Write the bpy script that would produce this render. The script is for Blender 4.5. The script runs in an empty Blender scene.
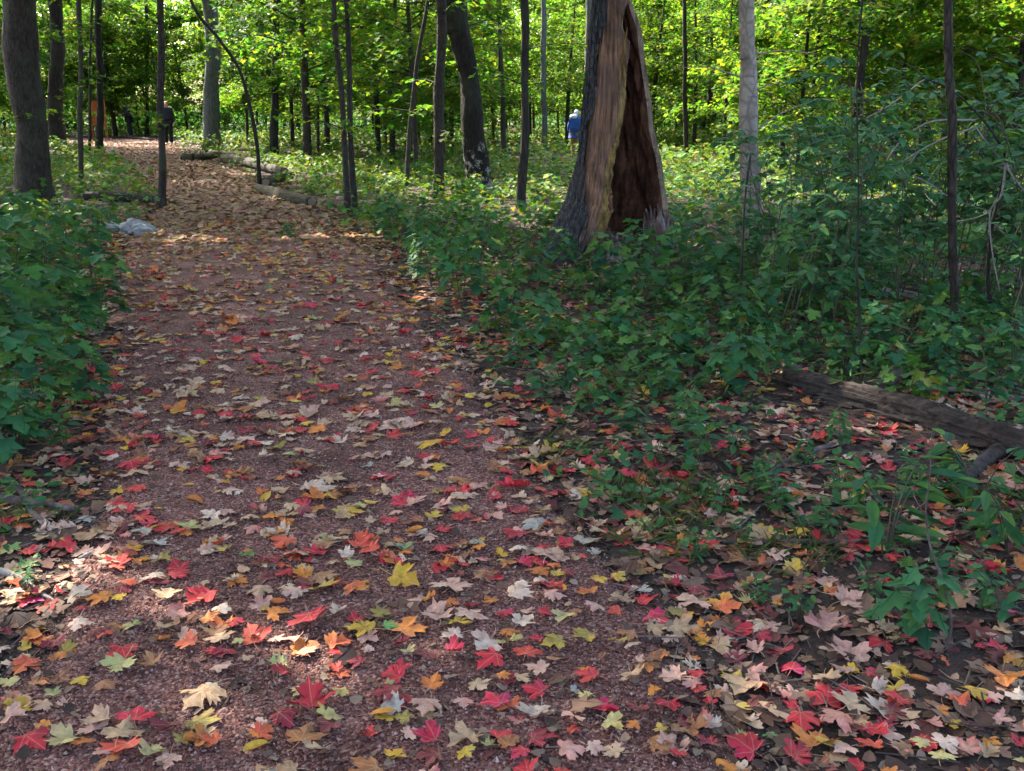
import bpy, math, random
import numpy as np
from mathutils import Vector

PI = math.pi
RS = np.random.RandomState
rng = RS(7)
random.seed(7)
scene = bpy.context.scene
COL = scene.collection

# ------------------------------------------------------------------ camera
CAM_H, PITCH, FPX, CX, CY = 1.55, math.radians(15.5), 1000.0, 512.0, 385.5
cp, sp = math.cos(PITCH), math.sin(PITCH)
cam = bpy.data.objects.new('camera', bpy.data.cameras.new('camera'))
COL.objects.link(cam)
cam.location = (0, 0, CAM_H)
cam.rotation_euler = (PI / 2 - PITCH, 0, 0)
cam.data.sensor_width = 36.0
cam.data.lens = 36.0 * FPX / 1024.0
cam.data.clip_start = 0.05
cam.data.clip_end = 1500
scene.camera = cam


def ray(px, py):
    a = (px - CX) / FPX
    b = (CY - py) / FPX
    return a, cp + b * sp, -sp + b * cp


def G(px, py):                      # pixel -> point on flat ground
    a, dy, dz = ray(px, py)
    t = CAM_H / max(1e-4, -dz)
    return np.array([a * t, dy * t, 0.0])


def P(px, py, Y):                   # pixel -> point in the upright plane at depth Y
    a, dy, dz = ray(px, py)
    t = Y / dy
    return np.array([a * t, Y, CAM_H + dz * t])


def proj(x, y, z):                  # world -> pixel (arrays)
    zz = np.asarray(z) - CAM_H
    f = y * cp - zz * sp
    u = y * sp + zz * cp
    f = np.where(f < 0.05, 0.05, f)
    return CX + FPX * x / f, CY - FPX * u / f, f


# ------------------------------------------------------------------ materials
def new_mat(name):
    m = bpy.data.materials.new(name)
    m.use_nodes = True
    nt = m.node_tree
    for n in list(nt.nodes):
        nt.nodes.remove(n)
    out = nt.nodes.new('ShaderNodeOutputMaterial')
    return m, nt, out


class NT:
    def __init__(s, nt):
        s.nt = nt

    def n(s, typ, **kw):
        nd = s.nt.nodes.new(typ)
        ins = kw.pop('ins', {})
        for k, v in kw.items():
            setattr(nd, k, v)
        for k, v in ins.items():
            if isinstance(v, bpy.types.NodeSocket):
                s.nt.links.new(v, nd.inputs[k])
            else:
                nd.inputs[k].default_value = v
        return nd

    def math(s, op, a, b=0.0, clamp=False):
        nd = s.n('ShaderNodeMath', operation=op, use_clamp=clamp, ins={0: a, 1: b})
        return nd.outputs[0]

    def mix(s, fac, a, b, blend='MIX'):
        nd = s.n('ShaderNodeMix', data_type='RGBA', blend_type=blend)
        for k, v in ((0, fac), (6, a), (7, b)):
            if isinstance(v, bpy.types.NodeSocket):
                s.nt.links.new(v, nd.inputs[k])
            else:
                if k != 0 and len(v) == 3:
                    v = (*v, 1)
                nd.inputs[k].default_value = v
        return nd.outputs[2]

    def ramp(s, fac, stops, interp='LINEAR'):
        nd = s.n('ShaderNodeValToRGB', ins={0: fac})
        r = nd.color_ramp
        r.interpolation = interp
        while len(r.elements) < len(stops):
            r.elements.new(0.5)
        for e, (p, c) in zip(r.elements, stops):
            e.position = p
            e.color = (*c, 1) if len(c) == 3 else c
        return nd.outputs[0]

    def noise(s, vec, scale, detail=4, rough=0.6, out=0):
        nd = s.n('ShaderNodeTexNoise', ins={'Scale': scale, 'Detail': detail, 'Roughness': rough})
        if vec is not None:
            s.nt.links.new(vec, nd.inputs['Vector'])
        return nd.outputs[out]

    def scaled(s, vec, sc):
        return s.n('ShaderNodeMapping', ins={'Vector': vec, 'Scale': sc}).outputs[0]

    def bump(s, h, strength, dist):
        return s.n('ShaderNodeBump', ins={'Height': h, 'Strength': strength, 'Distance': dist}).outputs[0]


def leaf_material(name, transl=0.4, rough=0.5, spec=0.35, veins=False, tint=(1.25, 1.15, 0.55)):
    m, nt, out = new_mat(name)
    N = NT(nt)
    col = N.n('ShaderNodeAttribute', attribute_name='Col').outputs['Color']
    geo = N.n('ShaderNodeNewGeometry').outputs['Position']
    no = N.noise(geo, 38.0 if veins else 14.0, 3)
    k = N.ramp(no, [(0.3, (0.72, 0.72, 0.72)), (0.7, (1.18, 1.18, 1.18))])
    base = N.mix(1.0, col, k, 'MULTIPLY')
    if veins:
        l = N.n('ShaderNodeAttribute', attribute_name='lxy').outputs['Vector']
        sx = N.n('ShaderNodeSeparateXYZ', ins={0: l})
        ax = N.math('ABSOLUTE', sx.outputs[0])
        y = sx.outputs[1]
        acc = ax                                   # midrib
        for ang in (47, 95):                       # side veins from the leaf base
            dx, dy = math.sin(math.radians(ang)), math.cos(math.radians(ang))
            d = N.math('ABSOLUTE', N.math('SUBTRACT', N.math('MULTIPLY', ax, dy), N.math('MULTIPLY', y, dx)))
            acc = N.math('MINIMUM', acc, d)
        vm = N.math('SUBTRACT', 1.0, N.math('DIVIDE', acc, 0.022), True)
        vm = N.math('MULTIPLY', vm, 0.26)
        base = N.mix(vm, base, (0.62, 0.48, 0.30))
        spots = N.ramp(N.noise(geo, 130.0, 2), [(0.66, (0, 0, 0)), (0.74, (1, 1, 1))])
        base = N.mix(N.math('MULTIPLY', spots, 0.6), base, (0.10, 0.05, 0.03))
        blot = N.ramp(N.noise(geo, 32.0, 5, 0.7), [(0.50, (0, 0, 0)), (0.66, (1, 1, 1))])
        base = N.mix(N.math('MULTIPLY', blot, 0.5), base, (0.15, 0.065, 0.035))
    pb = N.n('ShaderNodeBsdfPrincipled', ins={'Base Color': base, 'Roughness': rough, 'Specular IOR Level': spec})
    if veins:
        nt.links.new(N.bump(N.math('ADD', no, N.math('MULTIPLY', vm, -0.8)), 0.35, 0.004), pb.inputs['Normal'])
    sh = pb.outputs[0]
    if transl > 0:
        tcol = N.mix(1.0, base, (*tint, 1), 'MULTIPLY')
        tr = N.n('ShaderNodeBsdfTranslucent', ins={'Color': tcol})
        sh = N.n('ShaderNodeMixShader', ins={0: transl, 1: pb.outputs[0], 2: tr.outputs[0]}).outputs[0]
    nt.links.new(sh, out.inputs[0])
    return m


def bark_material(name, dark, light, zs=1.4, xs=9.0, moss=0.25, bump=0.9, bands=False, pale_spots=0.0):
    m, nt, out = new_mat(name)
    N = NT(nt)
    tc = N.n('ShaderNodeTexCoord').outputs['Object']
    oi = N.n('ShaderNodeObjectInfo').outputs['Random']
    cmb = N.n('ShaderNodeCombineXYZ', ins={0: N.math('MULTIPLY', oi, 31.0), 1: N.math('MULTIPLY', oi, 17.0), 2: 0.0}).outputs[0]
    off = N.n('ShaderNodeVectorMath', operation='ADD', ins={0: tc, 1: cmb}).outputs[0]
    v = N.scaled(off, (xs, xs, zs))
    n1 = N.noise(v, 2.2, 8, 0.65)
    n2 = N.noise(off, 1.6, 4)
    vo = N.n('ShaderNodeTexVoronoi', feature='DISTANCE_TO_EDGE', ins={'Vector': N.scaled(off, (xs * 2.0, xs * 2.0, zs * 1.7)), 'Scale': 1.5}).outputs['Distance']
    crack = N.ramp(vo, [(0.0, (0, 0, 0)), (0.18, (1, 1, 1))])
    c = N.ramp(n1, [(0.28, dark), (0.72, light)])
    c = N.mix(N.math('MULTIPLY', N.math('SUBTRACT', 1.0, crack), 0.55), c, tuple(x * 0.45 for x in dark))
    c = N.mix(N.math('MULTIPLY', N.ramp(n2, [(0.52, (0, 0, 0)), (0.68, (1, 1, 1))]), moss), c, (0.07, 0.085, 0.05))
    if bands:
        bn = N.noise(N.scaled(off, (3.5, 3.5, 46.0)), 1.0, 3)
        bm = N.ramp(bn, [(0.60, (0, 0, 0)), (0.68, (1, 1, 1))])
        c = N.mix(N.math('MULTIPLY', bm, 0.75), c, (0.10, 0.09, 0.085))
    if pale_spots > 0:
        zc = N.n('ShaderNodeSeparateXYZ', ins={0: tc}).outputs[2]
        low = N.math('SUBTRACT', 1.0, N.math('DIVIDE', zc, 1.15), True)
        ps = N.ramp(N.math('ADD', N.noise(off, 7.0, 6, 0.75), N.math('MULTIPLY', low, .16)), [(0.60, (0, 0, 0)), (0.68, (1, 1, 1))])
        ps = N.math('MULTIPLY', ps, N.math('MULTIPLY', low, 3.0, True))
        c = N.mix(N.math('MULTIPLY', ps, pale_spots), c, (0.34, 0.30, 0.27))
    pb = N.n('ShaderNodeBsdfPrincipled', ins={'Base Color': c, 'Roughness': 0.85, 'Specular IOR Level': 0.2})
    h = N.math('ADD', n1, N.math('MULTIPLY', crack, 0.5))
    nt.links.new(N.bump(h, bump, 0.02), pb.inputs['Normal'])
    nt.links.new(pb.outputs[0], out.inputs[0])
    return m


def wood_material(name, dark, light, grain=(30, 30, 1.2), bump=0.6, extra=None):
    m, nt, out = new_mat(name)
    N = NT(nt)
    tc = N.n('ShaderNodeTexCoord').outputs['Object']
    n1 = N.noise(N.scaled(tc, grain), 1.0, 8, 0.7)
    n2 = N.noise(tc, 3.2, 5)
    c = N.ramp(n1, [(0.36, dark), (0.64, light)])
    c = N.mix(N.ramp(n2, [(0.38, (0.65, 0.65, 0.65)), (0.62, (0, 0, 0))]), c, tuple(x * 0.55 for x in dark))
    if extra:
        c = N.mix(N.ramp(N.noise(tc, 5.5, 5), [(0.50, (0, 0, 0)), (0.66, (0.8, 0.8, 0.8))]), c, extra)
    pb = N.n('ShaderNodeBsdfPrincipled', ins={'Base Color': c, 'Roughness': 0.8, 'Specular IOR Level': 0.25})
    nt.links.new(N.bump(n1, bump, 0.015), pb.inputs['Normal'])
    nt.links.new(pb.outputs[0], out.inputs[0])
    return m


def plain_material(name, c, rough=0.8, var=0.35, scale=20):
    m, nt, out = new_mat(name)
    N = NT(nt)
    tc = N.n('ShaderNodeTexCoord').outputs['Object']
    no = N.noise(tc, scale, 4)
    cc = N.ramp(no, [(0.3, tuple(x * (1 - var) for x in c)), (0.7, tuple(min(1, x * (1 + var)) for x in c))])
    pb = N.n('ShaderNodeBsdfPrincipled', ins={'Base Color': cc, 'Roughness': rough, 'Specular IOR Level': 0.3})
    nt.links.new(N.bump(no, 0.3, 0.01), pb.inputs['Normal'])
    nt.links.new(pb.outputs[0], out.inputs[0])
    return m


def soil_material():
    m, nt, out = new_mat('forest soil')
    N = NT(nt)
    tc = N.n('ShaderNodeNewGeometry').outputs['Position']
    a = N.noise(tc, 7.0, 8, 0.7)
    b = N.noise(tc, 90.0, 5, 0.7)
    c = N.ramp(a, [(0.3, (0.022, 0.016, 0.014)), (0.7, (0.075, 0.05, 0.04))])
    c = N.mix(N.ramp(b, [(0.5, (0, 0, 0)), (0.7, (0.7, 0.7, 0.7))]), c, (0.13, 0.085, 0.06))
    pb = N.n('ShaderNodeBsdfPrincipled', ins={'Base Color': c, 'Roughness': 0.95, 'Specular IOR Level': 0.15})
    nt.links.new(N.bump(N.math('ADD', a, b), 0.9, 0.02), pb.inputs['Normal'])
    nt.links.new(pb.outputs[0], out.inputs[0])
    return m


def gravel_material():
    m, nt, out = new_mat('red gravel')
    N = NT(nt)
    tc = N.n('ShaderNodeNewGeometry').outputs['Position']
    vo = N.n('ShaderNodeTexVoronoi', ins={'Vector': tc, 'Scale': 120.0})
    vo2 = N.n('ShaderNodeTexVoronoi', ins={'Vector': tc, 'Scale': 260.0})
    cellv = N.n('ShaderNodeSeparateColor', ins={0: vo.outputs['Color']}).outputs[0]
    big = N.noise(tc, 1.7, 6, 0.65)
    c = N.ramp(cellv, [(0.0, (0.070, 0.027, 0.022)), (0.5, (0.190, 0.078, 0.063)), (0.85, (0.29, 0.145, 0.12)), (1.0, (0.42, 0.28, 0.24))])
    dk = N.ramp(big, [(0.36, (0.48, 0.45, 0.43)), (0.66, (1.14, 1.12, 1.10))])
    c = N.mix(1.0, c, dk, 'MULTIPLY')
    pb = N.n('ShaderNodeBsdfPrincipled', ins={'Base Color': c, 'Roughness': 0.9, 'Specular IOR Level': 0.22})
    h = N.math('ADD', N.math('MULTIPLY', vo.outputs['Distance'], -1.0), N.math('MULTIPLY', vo2.outputs['Distance'], -0.4))
    h = N.math('ADD', h, N.math('MULTIPLY', cellv, 0.5))
    nt.links.new(N.bump(h, 1.0, 0.008), pb.inputs['Normal'])
    nt.links.new(pb.outputs[0], out.inputs[0])
    return m


M_fallen = leaf_material('fallen leaf', 0.12, 0.65, 0.16, veins=True, tint=(1.1, 0.9, 0.7))
M_plant = leaf_material('plant leaf', 0.36, 0.6, 0.14)
M_crown = leaf_material('crown leaf', 0.62, 0.62, 0.12, tint=(1.3, 1.4, 0.5))
M_soil = soil_material()
M_gravel = gravel_material()
M_bark = bark_material('grey brown bark', (0.013, 0.009, 0.007), (0.070, 0.053, 0.042), xs=10, zs=2.8, moss=.4)
M_bark_dark = bark_material('dark bark', (0.012, 0.010, 0.009), (0.050, 0.040, 0.033))
M_bark_grey = bark_material('blue grey bark', (0.09, 0.09, 0.088), (0.20, 0.20, 0.19), moss=0.45)
M_bark_pale = bark_material('pale smooth bark', (0.17, 0.135, 0.11), (0.34, 0.285, 0.24), xs=4, zs=3, moss=0.12, bump=0.25, bands=True)
M_bark_patchy = bark_material('patchy bark', (0.006, 0.0045, 0.004), (0.026, 0.018, 0.014), pale_spots=0.75)
M_bark_thin = bark_material('sapling bark', (0.022, 0.017, 0.014), (0.075, 0.062, 0.050), xs=16, zs=4, bump=0.4)
M_snagbark = bark_material('weathered snag bark', (0.018, 0.016, 0.017), (0.095, 0.088, 0.09), xs=13, zs=3.2, bump=1.0, moss=0.2)
M_barewood = wood_material('bare weathered wood', (0.055, 0.026, 0.016), (0.31, 0.165, 0.098), extra=(0.12, 0.070, 0.058))
M_rim = wood_material('pale sapwood', (0.14, 0.09, 0.065), (0.40, 0.29, 0.21))
M_edge = wood_material('broken yellow wood', (0.06, 0.030, 0.010), (0.38, 0.23, 0.065), grain=(34, 34, 7), bump=0.9)
M_hollow = wood_material('rotten hollow wood', (0.022, 0.008, 0.005), (0.21, 0.085, 0.045), grain=(20, 20, 3.5), bump=1.0)
M_rot = wood_material('crumbling red wood', (0.035, 0.016, 0.013), (0.17, 0.095, 0.085), grain=(26, 26, 4), bump=1.0, extra=(0.28, 0.22, 0.20))
M_log = wood_material('old log wood', (0.008, 0.005, 0.004), (0.105, 0.074, 0.060), grain=(5, 34, 34), bump=1.0, extra=(0.03, 0.026, 0.024))
M_logmoss = bark_material('mossy log bark', (0.022, 0.018, 0.012), (0.085, 0.072, 0.042), xs=8, zs=8, moss=0.5)
M_cut = plain_material('cut log end', (0.17, 0.12, 0.085), scale=30)
M_rock = plain_material('pale rock', (0.23, 0.225, 0.22), 0.85, 0.4, 9)
M_stick = wood_material('dead stick', (0.05, 0.036, 0.032), (0.20, 0.155, 0.14), grain=(18, 18, 18), bump=0.8)
M_twig = plain_material('pale dead twig', (0.21, 0.185, 0.17), 0.8, 0.3, 30)
M_stem = plain_material('green brown stem', (0.06, 0.05, 0.032), 0.7, 0.3, 30)


# ------------------------------------------------------------------ mesh accumulation
class Geo:
    def __init__(s):
        s.V, s.F, s.N, s.C, s.L, s.n, s.M = [], [], [], [], [], 0, []

    def add(s, V, loops, counts, C=None, L=None, mi=0):
        V = np.asarray(V, dtype=np.float32).reshape(-1, 3)
        s.V.append(V)
        s.F.append(np.asarray(loops, dtype=np.int32) + s.n)
        s.N.append(np.asarray(counts, dtype=np.int32))
        C = np.ones((len(V), 3)) * 0.5 if C is None else C
        s.C.append(np.broadcast_to(np.asarray(C, dtype=np.float32), (len(V), 3)))
        s.L.append(np.zeros((len(V), 3), np.float32) if L is None else np.asarray(L, dtype=np.float32))
        s.M.append(np.full(len(counts), mi, np.int32))
        s.n += len(V)

    def mesh(s, name, mats, smooth=False, attrs=True):
        me = bpy.data.meshes.new(name)
        V = np.concatenate(s.V); F = np.concatenate(s.F); N = np.concatenate(s.N)
        me.vertices.add(len(V)); me.vertices.foreach_set('co', V.ravel())
        me.loops.add(len(F)); me.loops.foreach_set('vertex_index', F)
        me.polygons.add(len(N))
        st = np.zeros(len(N), np.int32); st[1:] = np.cumsum(N)[:-1]
        me.polygons.foreach_set('loop_start', st)
        try:
            me.polygons.foreach_set('loop_total', N)
        except Exception:
            pass
        me.polygons.foreach_set('material_index', np.concatenate(s.M))
        me.polygons.foreach_set('use_smooth', np.full(len(N), smooth))
        if attrs:
            C = np.concatenate(s.C)
            a = me.color_attributes.new('Col', 'FLOAT_COLOR', 'POINT')
            a.data.foreach_set('color', np.concatenate([C, np.ones((len(C), 1), np.float32)], 1).ravel())
            a = me.attributes.new('lxy', 'FLOAT_VECTOR', 'POINT')
            a.data.foreach_set('vector', np.concatenate(s.L).ravel())
        for m in (mats if isinstance(mats, (list, tuple)) else [mats]):
            me.materials.append(m)
        me.update(calc_edges=True)
        return me

    def obj(s, name, mats, parent=None, smooth=False, attrs=True, loc=None):
        o = bpy.data.objects.new(name, s.mesh(name, mats, smooth, attrs))
        COL.objects.link(o)
        if parent is not None:
            o.parent = parent
        if loc is not None:
            o.location = loc
        return o


def tag(o, label=None, cat=None, group=None, kind=None):
    if label: o['label'] = label
    if cat: o['category'] = cat
    if group: o['group'] = group
    if kind: o['kind'] = kind
    return o


def empty(name, loc=(0, 0, 0)):
    o = bpy.data.objects.new(name, None)
    COL.objects.link(o)
    o.location = loc
    o.empty_display_size = 0.1
    return o


def copy_thing(o, loc, rz, sc):
    c = o.copy(); COL.objects.link(c)
    c.location = loc; c.rotation_euler = (0, 0, rz); c.scale = (sc, sc, sc)
    for ch in o.children:
        d = ch.copy(); COL.objects.link(d); d.parent = c
    return c


_ph = RS(99).rand(64) * 6.283
def sn(x, y, f=1.0, k=0):          # smooth pseudo-noise in about [-1, 1]
    return (np.sin(x * f * 1.7 + _ph[k] + 1.3 * np.sin(y * f * 1.1 + _ph[k + 1])) +
            np.sin(y * f * 1.9 + _ph[k + 2] + 1.1 * np.sin(x * f * 0.8 + _ph[k + 3])) +
            np.sin((x + y) * f * 1.2 + _ph[k + 4]) * 0.7) / 2.7


def tube(geo, pts, rad, seg=10, C=None, rough=0.0, cap=True, mi=0, seed=0, fr=6.0, groove=0.0):
    pts = np.asarray(pts, float); n = len(pts)
    rad = np.broadcast_to(np.asarray(rad, float), (n,))
    tan = np.gradient(pts, axis=0)
    tan /= np.linalg.norm(tan, axis=1, keepdims=True) + 1e-9
    ref = np.array([1.0, 0, 0]) if abs(tan[:, 0]).mean() < 0.7 else np.array([0, 0, 1.0])
    A = np.cross(tan, ref); A /= np.linalg.norm(A, axis=1, keepdims=True) + 1e-9
    B = np.cross(tan, A)
    th = np.arange(seg) / seg * 2 * PI
    s = np.concatenate([[0], np.cumsum(np.linalg.norm(np.diff(pts, axis=0), axis=1))])
    R = rad[:, None] * np.ones((1, seg))
    if rough:
        tt = th[None, :]; zz = s[:, None]
        R = R * (1 + rough * (0.6 * np.sin(tt * 2 + zz * 0.9 + seed) + 0.5 * np.sin(tt * 3 - zz * 1.7 + seed * 2) +
                              0.35 * np.sin(tt * 7 + np.sin(zz * fr + seed) * 1.5) + 0.3 * np.sin(tt * 11 + zz * fr * 0.6 + seed * 3)))
    if groove:
        tt = th[None, :]; zz = s[:, None]
        q_ = np.sin(tt * 13 + 1.6 * np.sin(zz * 5 + seed)) * np.sin(tt * 5 + zz * 3.1) + .6 * np.sin(tt * 23 + 2 * np.sin(zz * 7.3))
        R = R * (1 - groove * np.abs(q_) + groove * .8 * np.sin(zz * 17 + np.sin(tt * 3) * 2) * np.sin(tt * 2 + zz * 9))
    V = pts[:, None, :] + R[..., None] * (np.cos(th)[None, :, None] * A[:, None, :] + np.sin(th)[None, :, None] * B[:, None, :])
    V = V.reshape(-1, 3)
    i = np.arange(n - 1)[:, None] * seg; j = np.arange(seg)[None, :]; j2 = (j + 1) % seg
    q = np.stack([i + j, i + j2, i + seg + j2, i + seg + j], -1).reshape(-1)
    loops = [q]; cnt = [np.full((n - 1) * seg, 4)]
    if cap:
        loops += [np.arange(seg)[::-1], (n - 1) * seg + np.arange(seg)]
        cnt += [[seg], [seg]]
    geo.add(V, np.concatenate(loops), np.concatenate(cnt), C, mi=mi)


def resample(pts, n):
    pts = np.asarray(pts, float)
    if len(pts) > 2:                                   # Catmull-Rom through the points
        p = np.vstack([2 * pts[0] - pts[1], pts, 2 * pts[-1] - pts[-2]])
        out = []
        m = max(4, n // (len(pts) - 1))
        for i in range(1, len(p) - 2):
            t = np.linspace(0, 1, m, endpoint=False)[:, None]
            a, b, c, d = p[i - 1], p[i], p[i + 1], p[i + 2]
            out.append(0.5 * ((2 * b) + (c - a) * t + (2 * a - 5 * b + 4 * c - d) * t ** 2 + (3 * b - a - 3 * c + d) * t ** 3))
        out.append(pts[-1:])
        return np.concatenate(out)
    t = np.linspace(0, 1, n)[:, None]
    return pts[0] * (1 - t) + pts[-1] * t


def tpath(geo, pts, radii, n=24, seg=10, **kw):
    p4 = np.concatenate([np.asarray(pts, float), np.asarray(radii, float)[:, None]], 1)
    c = resample(p4, n)
    tube(geo, c[:, :3], np.maximum(c[:, 3], .0008), seg, **kw)


# ------------------------------------------------------------------ leaf templates
_half = np.array([(0.0, 0.0), (.13, -.09), (.32, -.11), (.46, -.03), (.37, .06), (.36, .12), (.50, .15), (.66, .21), (.60, .30), (.71, .45),
                  (.54, .44), (.48, .53), (.37, .47), (.23, .45), (.27, .57), (.36, .66), (.24, .70), (.17, .80), (.08, .84), (0.0, .98)])
_outline = np.vstack([_half, (_half[1:-1] * [-1, 1])[::-1]])        # closed, counter-clockwise
NO = len(_outline)


def near_leaf(r):
    """One curled maple leaf: centre, inner ring, outline and leaf stalk."""
    o = _outline * (1 + r.uniform(-.10, .10, (NO, 1)))
    an0 = np.arctan2(o[:, 1] - .22, o[:, 0])
    for q in range(3):                                                # lobes of unequal length, some torn short
        a0 = r.uniform(-PI, PI); o = .0 + np.array([0, .22]) + (o - [0, .22]) * (1 - r.uniform(-.12, .32) * np.exp(-((np.angle(np.exp(1j * (an0 - a0)))) / .45) ** 2))[:, None]
    o = o * [r.uniform(.85, 1.1), 1]
    c = np.array([0.0, 0.22])
    inner = c + (o - c) * 0.5
    xy = np.vstack([[c], inner, o]); V = np.zeros((len(xy), 3)); V[:, :2] = xy
    d = xy - c; rr = np.hypot(d[:, 0], d[:, 1]); an = np.arctan2(d[:, 1], d[:, 0])
    z = r.uniform(-.18, .42) * rr ** 2 * 1.3 + r.uniform(-.05, .16) * np.abs(d[:, 0])
    for k in (2, 3, 5):
        z += rr * r.uniform(0, .13) * np.sin(an * k + r.uniform(0, 6.3))
    z += rr * 0.05 * np.cos(an * 5 - PI / 2 + PI)                     # creases along the veins
    if r.rand() < .3: z += np.abs(d[:, 0]) * r.uniform(.15, .55)       # half folded
    if r.rand() < .25: z += r.uniform(.25, .6) * np.maximum(rr - .3, 0) ** 1.5 * 1.6   # cupped dry leaf
    if r.rand() < .5:                                                 # one lobe curls up or over
        a0 = r.uniform(-PI, PI); w = np.exp(-((np.angle(np.exp(1j * (an - a0)))) / .7) ** 2)
        z += w * rr ** 2 * r.uniform(-.3, .8)
        V[:, :2] -= (d * (w * rr * .35)[:, None])
    V[:, 2] = z
    loops = []; cnt = []
    for i in range(NO):
        j = (i + 1) % NO
        loops += [0, 1 + i, 1 + j]; cnt.append(3)
        loops += [1 + i, 1 + NO + i, 1 + NO + j, 1 + j]; cnt.append(4)
    L = np.zeros((len(V), 3)); L[:, :2] = xy
    # stalk
    b = r.uniform(-.25, .25); n0 = len(V)
    st = []
    for t in np.linspace(0, 1, 4):
        x, y, zz = b * t * t, -.55 * t, z[1] + .05 * t
        w = .012
        st += [(x - w, y, zz), (x + w, y, zz), (x, y, zz + .022)]
    V = np.vstack([V, st]); L = np.vstack([L, np.tile([[.0, -.3, 0]], (12, 1))])
    for k in range(3):
        for a in range(3):
            b2 = (a + 1) % 3
            loops += [n0 + 3 * k + a, n0 + 3 * k + b2, n0 + 3 * k + 3 + b2, n0 + 3 * k + 3 + a]; cnt.append(4)
    edge = np.zeros(len(V)); edge[1 + NO:1 + 2 * NO] = 1.0; edge[1:1 + NO] = .35
    return V, np.array(loops), np.array(cnt), L, edge


NEAR = [near_leaf(RS(100 + i)) for i in range(48)]


def simple_leaf(half, fold=.12, droop=.12):
    """Leaf of two n-gons folded along the midrib (half: outline points x>=0 from base to tip)."""
    h = np.array(half, float); n = len(h)
    V = np.zeros((2 * n - 2, 3))
    V[:n, :2] = h; V[n:, :2] = (h[1:-1] * [-1, 1])
    V[:, 2] = fold * np.abs(V[:, 0]) - droop * V[:, 1] ** 2
    right = list(range(n)); left = [n - 1] + list(range(2 * n - 3, n - 1, -1)) if n > 2 else []
    left = [0, n - 1] + list(range(2 * n - 3, n - 1, -1))
    return V, np.array(right + left), np.array([n, len(left)])


T_MAPLE = simple_leaf([(0, 0), (.40, -.08), (.36, .12), (.66, .40), (.42, .44), (.22, .42), (.32, .64), (0, .98)])
T_OVATE = simple_leaf([(0, 0), (.22, .12), (.30, .36), (.22, .66), (0, 1.0)])
T_LANCE = simple_leaf([(0, 0), (.13, .15), (.18, .42), (.12, .75), (0, 1.05)], .2, .2)
T_KITE = simple_leaf([(0, 0), (.40, .42), (0, .95)])
T_FAR = simple_leaf([(0, 0), (.42, .12), (.30, .62), (0, .95)], .1, .1)
T_GRASS = simple_leaf([(0, 0), (.012, .4), (0, 1.0)], .3, .35)


def place(geo, T, pos, yaw, tilt, roll, scale, C, mi=0, L=None):
    """Many copies of one leaf template into one mesh (vectorised)."""
    V, loops, cnt = T[0], T[1], T[2]
    n = len(pos); k = len(V)
    yaw, tilt, roll, scale = [np.broadcast_to(np.asarray(a, float), (n,)) for a in (yaw, tilt, roll, scale)]
    v = V[None] * scale[:, None, None]
    c, s = np.cos(roll)[:, None], np.sin(roll)[:, None]
    x = v[..., 0] * c + v[..., 2] * s; z = -v[..., 0] * s + v[..., 2] * c; y = v[..., 1] + 0 * x
    c, s = np.cos(tilt)[:, None], np.sin(tilt)[:, None]
    y, z = y * c - z * s, y * s + z * c
    c, s = np.cos(yaw)[:, None], np.sin(yaw)[:, None]
    x, y = x * c - y * s, x * s + y * c
    W = np.stack([x, y, z], -1) + np.asarray(pos, float)[:, None, :]
    C = np.asarray(C, float)
    if C.ndim == 2 and len(C) == n:
        C = np.repeat(C, k, 0)
    elif C.ndim == 3:
        C = C.reshape(-1, 3)
    geo.add(W.reshape(-1, 3), (loops[None] + (np.arange(n) * k)[:, None]).ravel(), np.tile(cnt, n), C,
            None if L is None else np.tile(L, (n, 1)), mi)


def pick(r, pal, n, jit=.18, w=None):
    pal = np.array(pal); i = r.choice(len(pal), n, p=w)
    j = r.choice(len(pal), n, p=w)
    t = r.rand(n, 1) * .5
    return (pal[i] * (1 - t) + pal[j] * t) * (1 + r.uniform(-jit, jit, (n, 1)))


# ------------------------------------------------------------------ path outline (from the photograph, on the ground)
EDGE = [(771, -40, 735), (700, -20, 700), (600, 55, 640), (560, 80, 606), (500, 108, 560), (450, 108, 525), (400, 95, 480),
        (350, 105, 440), (320, 112, 420), (300, 118, 405), (270, 122, 385), (250, 125, 365), (230, 138, 335), (215, 155, 315),
        (205, 160, 302), (196, 158, 280), (185, 150, 256), (172, 134, 230), (161, 112, 206), (152, 88, 182), (146, 55, 174), (141, 5, 168), (138, -40, 155)]
_ey = np.array([G(512, e[0])[1] for e in EDGE])
_el = np.array([G(e[1], e[0])[0] for e in EDGE])
_er = np.array([G(e[2], e[0])[0] for e in EDGE])


def pl(Y): return np.interp(Y, _ey, _el, left=_el[0] - .1)
def pr(Y): return np.interp(Y, _ey, _er, left=_er[0] + .05)


def pathd(x, Y):                    # signed distance-like: >0 inside the path
    d = np.minimum(x - pl(Y), pr(Y) - x)
    return np.where(Y > _ey[-1], -1.0, d) + .10 * sn(x, Y, 2.3, 5) + .04 * sn(x, Y, 9, 11)


def gz(x, Y):
    off = np.clip(-pathd(x, Y) * 1.2, 0, 1)
    return off * (.035 + .05 * sn(x, Y, .9, 0) + .02 * sn(x, Y, 3.1, 7)) + .006 * sn(x, Y, 6.0, 13)


def surf(x, Y):
    return np.maximum(gz(x, Y), np.clip(pathd(x, Y) * .25, -.04, .024) + .004 * sn(x, Y, 5, 21))


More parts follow.
